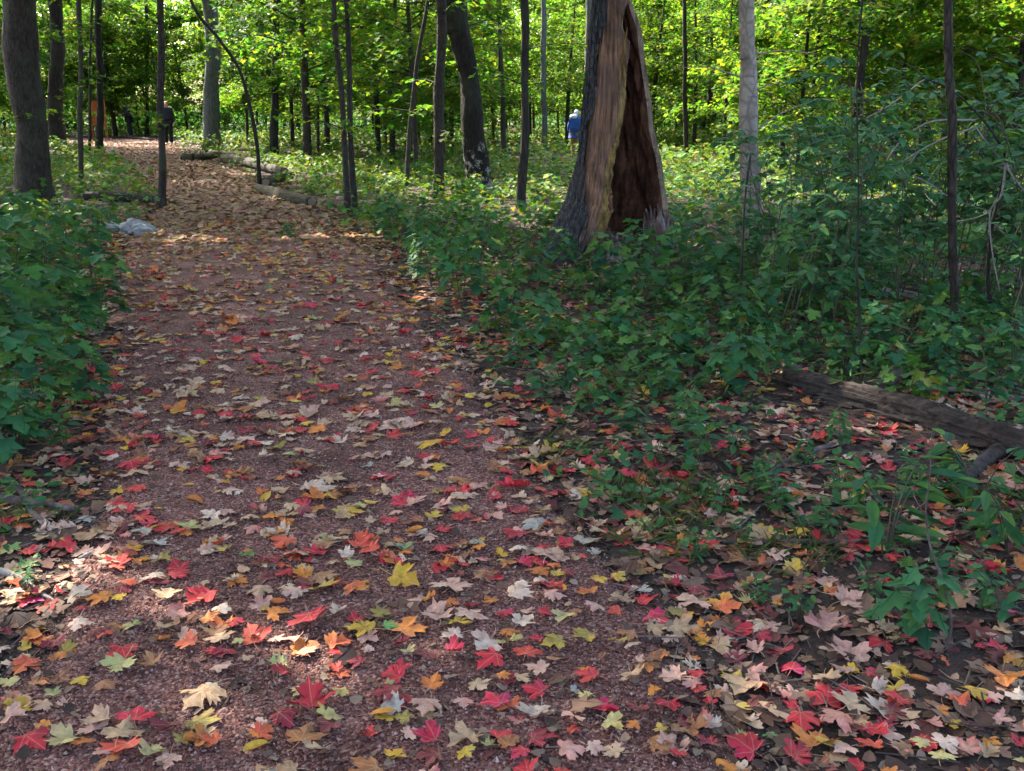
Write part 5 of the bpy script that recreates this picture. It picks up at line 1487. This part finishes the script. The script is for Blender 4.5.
M_skin = plain_material('skin', (.50, .30, .22), .55, .08)
def person(px, py, hpx, yaw, label, jac, tro, hair, bend=0.0, arms='down', hood=None, held=None, stride=.0, pack=None, hem=None):
    q = G(px, py); f_ = proj(q[0], q[1], 0.)[2]
    root = empty('person', (q[0], q[1], float(surf(q[0], q[1]))))
    sc = hpx * f_ / FPX / cp / 1.72
    root.scale = (sc,) * 3; root.rotation_euler = (0, 0, yaw)
    def B(p):                                            # bend the upper body forward (-Y) about the hips
        x, y, z = p
        if z <= .93: return p
        a = bend * min(1, (z - .93) / .35); dz = z - .93
        return (x, y * math.cos(a) - math.sin(a) * dz, .93 + dz * math.cos(a) + y * math.sin(a))
    st = stride
    J = {'pel': (0, 0, .95), 'sp': (0, .0, 1.12), 'ch': (0, .01, 1.33), 'nk': (0, 0, 1.47), 'hb': (0, -.02, 1.56), 'ht': (0, -.015, 1.66), 'nose': (0, -.115, 1.60),
         'sl': (.17, .01, 1.41), 'sr': (-.17, .01, 1.41), 'hl': (.09, 0, .90), 'hr': (-.09, 0, .90),
         'kl': (.10, -.04 - st, .50), 'kr': (-.10, -.02 + st * .4, .50), 'al': (.10, .03 - st, .09), 'ar': (-.10, .04 + st, .09 + st * .1), 'tl': (.11, -.13 - st, .04), 'tr': (-.11, -.11 + st, .04)}
    if arms == 'down':
        J.update(el=(.23, .03, 1.13), er=(-.23, .03, 1.13), wl=(.24, -.05, .90), wr=(-.24, -.05, .90), pl=(.24, -.07, .82), pr=(-.24, -.07, .82))
        fd = (0, -.02, -.08)
    else:
        J.update(el=(.23, -.03, 1.14), er=(-.23, -.03, 1.14), wl=(.13, -.27, 1.14), wr=(-.13, -.27, 1.13), pl=(.10, -.34, 1.15), pr=(-.10, -.34, 1.14))
        fd = (0, -.08, .0)
    J = {k: B(v) for k, v in J.items()}
    rad = {'pel': .11, 'sp': .10, 'ch': .115, 'nk': .052, 'hb': .078, 'ht': (.082, .095), 'nose': .016, 'sl': .055, 'sr': .055, 'hl': .085, 'hr': .085, 'kl': .055, 'kr': .055, 'al': .038, 'ar': .038, 'tl': .035, 'tr': .035,
           'el': .040, 'er': .040, 'wl': .027, 'wr': .027, 'pl': .030, 'pr': .030}
    E = [('pel', 'sp'), ('sp', 'ch'), ('ch', 'nk'), ('nk', 'hb'), ('hb', 'ht'), ('hb', 'nose'), ('ch', 'sl'), ('ch', 'sr'), ('sl', 'el'), ('sr', 'er'), ('el', 'wl'), ('er', 'wr'), ('wl', 'pl'), ('wr', 'pr'),
         ('pel', 'hl'), ('pel', 'hr'), ('hl', 'kl'), ('hr', 'kr'), ('kl', 'al'), ('kr', 'ar'), ('al', 'tl'), ('ar', 'tr')]
    names = list(J); V = [J[k] for k in names]; R_ = [rad[k] for k in names]
    Ed = [(names.index(a), names.index(b_)) for a, b_ in E]
    for h in ('pl', 'pr'):
        sgn = 1 if h == 'pl' else -1
        for f in range(5):
            p = J[h]; i0 = len(V)
            off = (f - 1.5) * .019
            if f == 4: tip = (p[0] - sgn * .035, p[1] + fd[1] * .5 - .02, p[2] + fd[2] * .5)
            else: tip = (p[0] + (off if arms != 'down' else 0), p[1] + fd[1] * (1 - .1 * abs(f - 1)) + (off if arms == 'down' else 0), p[2] + fd[2] * (1 - .1 * abs(f - 1)))
            V.append(tip); R_.append(.009); Ed.append((names.index(h), i0))
    skin_mesh('body', V, Ed, R_, M_skin, root, 0)
    def part(nm, ks, es, rr, mat):
        return skin_mesh(nm, [J[k] for k in ks], [(ks.index(a), ks.index(b_)) for a, b_ in es], [rr[k] for k in ks], mat, root, 0)
    mj, mt, mh = plain_material('jacket', jac, .8, .2, 12), plain_material('trousers', tro, .85, .2, 12), plain_material('hair', hair, .6, .3, 40)
    part('jacket', ['pel', 'sp', 'ch', 'nk', 'sl', 'sr', 'el', 'er', 'wl', 'wr'], [('pel', 'sp'), ('sp', 'ch'), ('ch', 'nk'), ('ch', 'sl'), ('ch', 'sr'), ('sl', 'el'), ('sr', 'er'), ('el', 'wl'), ('er', 'wr')],
         {'pel': (.24, .19), 'sp': (.22, .19), 'ch': (.24, .19), 'nk': .10, 'sl': .105, 'sr': .105, 'el': .085, 'er': .085, 'wl': .058, 'wr': .058}, mj)
    if hem:
        J['hem'] = (0, 0, hem)
        skin_mesh('coat_skirt', [J['sp'], J['pel'], J['hem']], [(0, 1), (1, 2)], [(.20, .17), (.235, .19), (.25, .20)], mj, root, 1)
    if pack:
        bm = bmesh.new(); bmesh.ops.create_cube(bm, size=1)
        bmesh.ops.bevel(bm, geom=bm.edges[:], offset=.18, segments=3, affect='EDGES')
        c0 = B((0, .24, 1.20))
        for v_ in bm.verts: v_.co = Vector((v_.co.x * .40 + c0[0], v_.co.y * .26 + c0[1], v_.co.z * .54 + c0[2]))
        me = bpy.data.meshes.new('backpack'); bm.to_mesh(me); bm.free(); me.materials.append(plain_material('backpack', pack, .6, .25, 8))
        ob = bpy.data.objects.new('backpack', me); COL.objects.link(ob); ob.parent = root
        bm = bmesh.new(); bmesh.ops.create_uvsphere(bm, u_segments=12, v_segments=8, radius=1)
        for v_ in bm.verts: v_.co = Vector((v_.co.x * .15 + .02, v_.co.y * .10 + c0[1] + .05, v_.co.z * .09 + c0[2] + .24))
        me = bpy.data.meshes.new('pack_top'); bm.to_mesh(me); bm.free(); me.materials.append(plain_material('pack top', (.55, .58, .68), .5, .1, 8))
        ob = bpy.data.objects.new('pack_top', me); COL.objects.link(ob); ob.parent = root
    part('trousers', ['pel', 'hl', 'hr', 'kl', 'kr', 'al', 'ar'], [('pel', 'hl'), ('pel', 'hr'), ('hl', 'kl'), ('hr', 'kr'), ('kl', 'al'), ('kr', 'ar')],
         {'pel': (.18, .15), 'hl': .12, 'hr': .12, 'kl': .09, 'kr': .09, 'al': .07, 'ar': .07}, mt)
    for a, t_ in (('al', 'tl'), ('ar', 'tr')):
        part('shoe', [a, t_], [(a, t_)], {a: .050, t_: .045}, plain_material('shoe', (.5, .48, .45) if hood is None else (.05, .05, .05), .6))
    h0 = B((0, .03, 1.64)); h1 = B((0, .045, 1.56)); h2 = B((0, .0, 1.72))
    skin_mesh('hair' if hood is None else 'hood', [h1, h0, h2], [(0, 1), (1, 2)], [.085, .098, .07], mh if hood is None else plain_material('hood', hood, .8), root, 0)
    if held:
        a = B((0, -.40, 1.17))
        g = Geo(); box(g, a, (.16, .02, .12)); g.obj('held_paper', plain_material('paper', held, .6, .05), root, attrs=False)
    tag(root, label, 'person')
    return root


person(131, 138.5, 34, math.radians(-80), 'person in dark hooded jacket standing hunched, holding something pale, far path', (.020, .022, .024), (.010, .010, .012), (.03, .02, .015), bend=.28, arms='front', hood=(.022, .024, .026), held=(.6, .6, .58))
person(169.5, 146, 41, math.radians(8), 'person with reddish hair in dark navy coat, standing on the far path', (.018, .018, .035), (.010, .010, .014), (.30, .075, .03))
person(575, 159, 45.5, math.radians(165), 'person in blue jacket and tan trousers carrying a pack, left of the hollow stump', (.018, .07, .27), (.24, .17, .08), (.5, .5, .52), bend=.22, stride=.08, hood=(.45, .48, .55), pack=(.02, .075, .30), hem=.74)

# ------------------------------------------------------------------ render settings
scene.render.engine = 'CYCLES'
c = scene.cycles
c.use_denoising = True
c.max_bounces = 7; c.diffuse_bounces = 4; c.glossy_bounces = 2; c.transmission_bounces = 4; c.transparent_max_bounces = 4
c.use_adaptive_sampling = True; c.adaptive_threshold = 0.02
c.sample_clamp_indirect = 6.0
v = scene.view_settings
v.view_transform = 'Standard'; v.look = 'None'; v.gamma = 1.0; v.use_curve_mapping = False
v.exposure = 2.6
